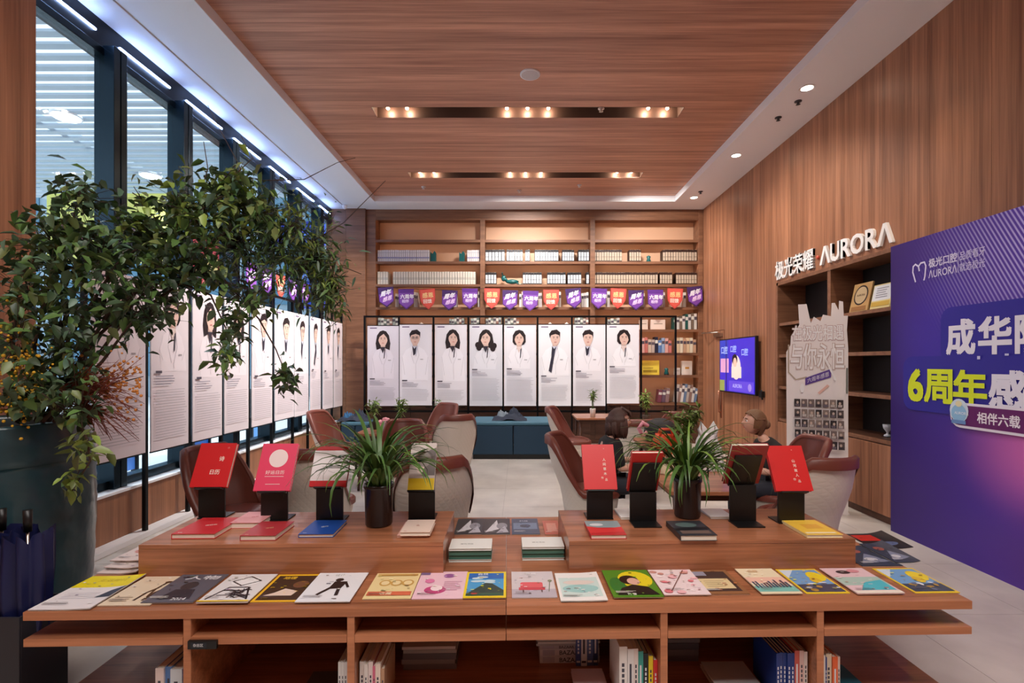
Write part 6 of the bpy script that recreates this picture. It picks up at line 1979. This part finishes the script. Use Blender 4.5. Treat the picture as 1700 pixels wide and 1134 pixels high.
LA = leaf_mesh('leaf', .070, .036, GREEN)
LN = leaf_mesh('leaf', .070, .016, GREEN)
lm = [leaf_mat('leaf_deep', (62, 84, 58)), GREEN, leaf_mat('leaf_olive', (108, 122, 70)), leaf_mat('leaf_lime', (132, 156, 72)), leaf_mat('leaf_bluish', (86, 118, 96))]
blobs = [  # centre px, spread px, depth, count, kind, palette weights
    (128, 322, 34, 26, 2.86, 70, 'w', (5, 2, 1, 0, 1)), (90, 395, 52, 40, 2.8, 190, 'w', (5, 4, 2, 0, 2)), (48, 480, 40, 52, 2.72, 150, 'w', (5, 3, 2, 0, 1)),
    (100, 540, 45, 60, 2.78, 180, 'w', (6, 3, 1, 0, 1)), (170, 420, 66, 52, 2.9, 270, 'w', (5, 4, 2, 0, 2)), (250, 390, 60, 45, 3.0, 280, 'w', (4, 4, 3, 1, 2)),
    (325, 345, 56, 40, 3.08, 260, 'w', (2, 4, 3, 3, 2)), (385, 305, 34, 24, 3.12, 120, 'w', (2, 4, 3, 3, 2)), (300, 450, 60, 36, 3.05, 230, 'w', (5, 4, 2, 0, 1)),
    (400, 400, 55, 48, 3.2, 320, 'n', (4, 4, 2, 1, 3)), (460, 400, 48, 50, 3.3, 300, 'n', (4, 4, 2, 1, 3)), (515, 430, 36, 48, 3.4, 340, 'n', (3, 4, 2, 2, 2)),
    (545, 480, 20, 34, 3.4, 170, 'n', (2, 4, 2, 2, 1)), (420, 350, 44, 30, 3.2, 130, 'w', (2, 4, 3, 2, 2)), (382, 545, 16, 40, 3.05, 70, 'w', (4, 4, 2, 1, 1)),
    (368, 600, 9, 16, 3.05, 22, 'w', (4, 3, 1, 1, 0)), (474, 622, 13, 20, 3.15, 42, 'w', (7, 2, 0, 0, 0)), (410, 500, 24, 24, 3.12, 60, 'w', (5, 3, 2, 0, 0)),
    (60, 655, 52, 26, 2.66, 170, 'w', (6, 3, 1, 0, 1)), (140, 745, 18, 24, 2.6, 34, 'w', (0, 1, 3, 6, 0)), (120, 800, 14, 14, 2.58, 16, 'w', (0, 1, 2, 7, 0)),
    (180, 510, 44, 36, 2.88, 130, 'w', (6, 3, 1, 0, 0)), (245, 520, 36, 28, 2.9, 90, 'w', (7, 2, 1, 0, 0)), (110, 610, 40, 40, 2.74, 110, 'w', (6, 3, 1, 0, 1)), (30, 560, 26, 40, 2.66, 60, 'w', (5, 3, 2, 1, 0)), (130, 690, 18, 24, 2.64, 40, 'w', (5, 3, 1, 1, 0))]
allv = []
for cx, cy, sx, sy, d, cnt, kd, wt in blobs:
    for i in range(int(cnt * (1.45 if kd == 'w' else 2.2))):
        q = P(rnd.gauss(cx, sx * .72), rnd.gauss(cy, sy * .72), d + rnd.gauss(0, .13)) - loc
        if (q + loc).x < -3.40:
            continue
        sc = rnd.uniform(.65, 1.35)
        R3 = Euler((rnd.uniform(-.8, .8), rnd.uniform(-.2, 1.2), rnd.uniform(0, 6.28)))
        allv.append((q, R3, sc, kd, rnd.choices(range(5), wt)[0]))
rnd.shuffle(allv)
wide = [a for a in allv if a[3] == 'w']
wide.sort(key=lambda a: a[0].y - a[2] * .5)
parts = set(id(a) for a in wide[:200]) | set(id(a) for a in wide[200::17][:95])
meshes = {}
st_b = MB()
nb = 0
for a in allv:
    q, R3, sc, kd, ci = a
    src = LA if kd == 'w' else LN
    if id(a) in parts:
        if ci not in meshes:
            meshes[ci] = leaf_mesh('leaf', .070, .036, lm[ci])[1]
        link('leaf', meshes[ci], ur, Matrix.LocRotScale(q, R3, (sc, sc, sc)))
    else:
        R_m = R3.to_matrix()
        st_b.add([q + R_m @ (Vector(v) * sc) for v in src[0].v], src[0].f, ci, smooth=True)
        nb += 1
# a fine stalk joins every leaf to its spray
tag(st_b.build('foliage', lm, ur), kind='stuff')
sk = MB()
cen = [P(b_[0], b_[1], b_[4]) - loc for b_ in blobs]
for a in allv[::3]:
    c = min(cen, key=lambda c_: (c_ - a[0]).length)
    v = a[0] - c
    if v.length > .02:
        sk.tube([c + v * .25 + Vector((0, 0, -.02)), a[0]], [.0022, .001], 3)
tag(sk.build('stalks', WOODY, ur), kind='stuff')

# ---- umbrella stand by the urn
us = empty('umbrella_stand', (-2.33, 2.33, 0), 0, 'black umbrella stand in the lower left corner before the urn', 'stand')
MB().box(-.17, .13, -.12, -.11, .0, .48).box(-.17, .13, .11, .12, .0, .48).box(-.17, -.16, -.11, .11, 0, .48).box(.12, .13, -.11, .11, 0, .48).box(-.16, .12, -.11, .11, 0, .02).build('box', mat('dark_grey_panel', (44, 44, 52), .4), us, bevel=.002)
A = Art(.001)
A.text('雨伞', -.12, .16, .05, (120, 60, 70), .0); A.text('雨伞架', -.13, .10, .035, (110, 60, 66), .0)
A.build('print', us, face_cam((0, -.12, 0)))
def umbrella(x, y, label, seed, sc=1.0):
    rnd = random.Random(seed)
    e = empty('umbrella', (x, y, .022), 0, label, 'umbrella')
    n_, m_ = 32, 14
    vs = []
    for j in range(m_ + 1):
        v = j / m_
        r0 = (.02 + .085 * math.sin(min(1, v * 1.25) * math.pi / 2) if v < .8 else .105 - .02 * (v - .8)) * sc
        for i in range(n_):
            a = 2 * math.pi * i / n_
            r_ = r0 * (1 + .28 * math.sin(a * 8 + seed) + .1 * math.sin(a * 3 + v * 4))
            vs.append((r_ * math.cos(a), r_ * math.sin(a), .10 + v * .66 + (.05 * abs(math.sin(a * 4)) if j == m_ else 0)))
    MB().add(vs, [(j * n_ + i, j * n_ + (i + 1) % n_, (j + 1) * n_ + (i + 1) % n_, (j + 1) * n_ + i) for j in range(m_) for i in range(n_)], smooth=True).build('canopy', mat('navy_umbrella', (16, 24, 72), .5), e)
    MB().tube([(0, 0, 0), (0, 0, .86)], .006, 6).build('shaft', STEEL, e)
    MB().tube([(0, 0, .80), (0, 0, .90)], [.016, .018], 10).build('handle', BLACK, e)
umbrella(-2.41, 2.34, 'navy folded umbrella at the far left of the stand', 1)
umbrella(-2.27, 2.32, 'navy folded umbrella right in the stand beside the urn', 4, .8)

# ================================================================== CEILING FITTINGS
for (y0, y1, x0, x1), nm in zip(SLOTS, ('near', 'far')):
    e = empty('recessed_light_track', (0, y0, ZC), 0, '%s recessed light slot across the timber ceiling' % nm, 'light')
    d = y1 - y0
    MB().box(x0, x1, 0, .004, 0, .15).box(x0, x1, d - .004, d, 0, .15).box(x0, x0 + .004, .004, d - .004, 0, .15).box(x1 - .004, x1, .004, d - .004, 0, .15).box(x0, x1, 0, d, .15, .16).build('housing', mat('slot_liner', (84, 58, 48), .6), e)
    MB().box(x0 + .06, x1 - .06, d * .36, d * .36 + .03, .125, .149).build('rail', BLACK, e)
    xs = [x0 + .18, x0 + .42] + [(x0 + x1) / 2 + q for q in (-.26, 0, .26)] + [x1 - .42, x1 - .18]
    for x in xs:
        s_ = MB().tube([(x, d * .42, .124), (x, d * .42, .05)], .028, 12).build('spotlight', BLACK, e)
        MB().ball((x, d * .42, .045), .022, 12, 8).build('lens', GLOW, s_)
        aim = Vector((x * .35, .75 if nm == 'far' else .35, -1)) if abs(x) < 1 or (nm == 'far' and x > 0) else Vector((.55 if x > 0 else -.95, .1, -1))
        lamp('spot_lamp', 'SPOT', (x, y0 + d * .5, ZC - .01), (310 if x < -1 else 150) if nm == 'far' else (420 if x < -1 else 120 if x > 1 else 120), (1, .96, .91), aim.to_track_quat('-Z', 'Y').to_euler(), .03, 84 if x < -1 else 110, 1)
        lamp('wall_washer', 'POINT', (x, y1 - .06, ZC + .055), 3.0, (1, .80, .58), size=.015)
for (px, py, lb) in ((1340, 146, 'nearest visible'), (1222, 258, 'second'), (1152, 328, 'farthest')):
    d = 3.05 * F / (CY - py)
    x = (px - CX) / F * d
    e = empty('downlight', (x, d, 4.65), 0, '%s round recessed downlight in the white right-hand soffit' % lb, 'light')
    MB().lathe([(.085, -.004), (.085, .0), (.062, -.006)], 24, cap=False).build('bezel', WHITE, e)
    MB().lathe([(.062, -.002), (0, -.003)], 20, cap=False).build('lens', GLOW, e)
for d in (-.2, 1.72, 3.7, 5.57, 7.40, 9.25):
    lamp('downlight_lamp', 'SPOT', (3.18, d, 4.63), 110 if d == 3.7 else 36, WARM, (math.radians(27) if d == 3.7 else 0, math.radians(8), 0), .05, 70 if d == 3.7 else 105, .8)
e = empty('ceiling_speaker', ((880 - CX) / F * 5.49, 5.49, ZC), 0, 'round white speaker grille on the timber ceiling', 'speaker')
MB().lathe([(.11, 0), (.11, -.01), (.095, -.014)], 28, cap=False).build('rim', WHITE, e)
MB().lathe([(.095, -.012), (0, -.014)], 28, cap=False).build('grille', mat('speaker_grille', (206, 200, 200), .7), e)
for (px, py, z, lb, c) in ((998, 180, ZC, 'sprinkler head by the near light slot', (190, 170, 160)), (703, 310, ZC, 'small sensor left behind the far light slot', (220, 214, 210)), (862, 316, ZC, 'sprinkler head in the middle behind the far light slot', (200, 180, 170)), (962, 307, ZC, 'small sensor right behind the far light slot', (220, 214, 210)),
                          (1292, 195, 4.65, 'dark sprinkler head in the right-hand soffit', (50, 48, 52)), (1325, 168, 4.65, 'small dark speaker slot beside nearest downlight', (60, 58, 62)), (1163, 318, 4.65, 'dark sprinkler head beside the farthest downlight', (60, 58, 62))):
    d = (z - CAMH) * F / (CY - py)
    e = empty('ceiling_fitting', ((px - CX) / F * d, d, z), 0, lb, 'sprinkler' if 'sprinkler' in lb else 'sensor')
    MB().lathe([(.04, 0), (.04, -.008), (.014, -.012), (.014, -.035), (.026, -.04), (0, -.045)], 14).build('body', mat('fitting_%d' % c[0], c, .4), e)
e = empty('security_camera', (at(572, 9.7), 9.7, 4.62), 0, 'small white dome camera under the left soffit end', 'camera')
MB().lathe([(.05, .03), (.05, 0), (.035, -.03), (0, -.05)], 16).build('dome', WHITE, e)
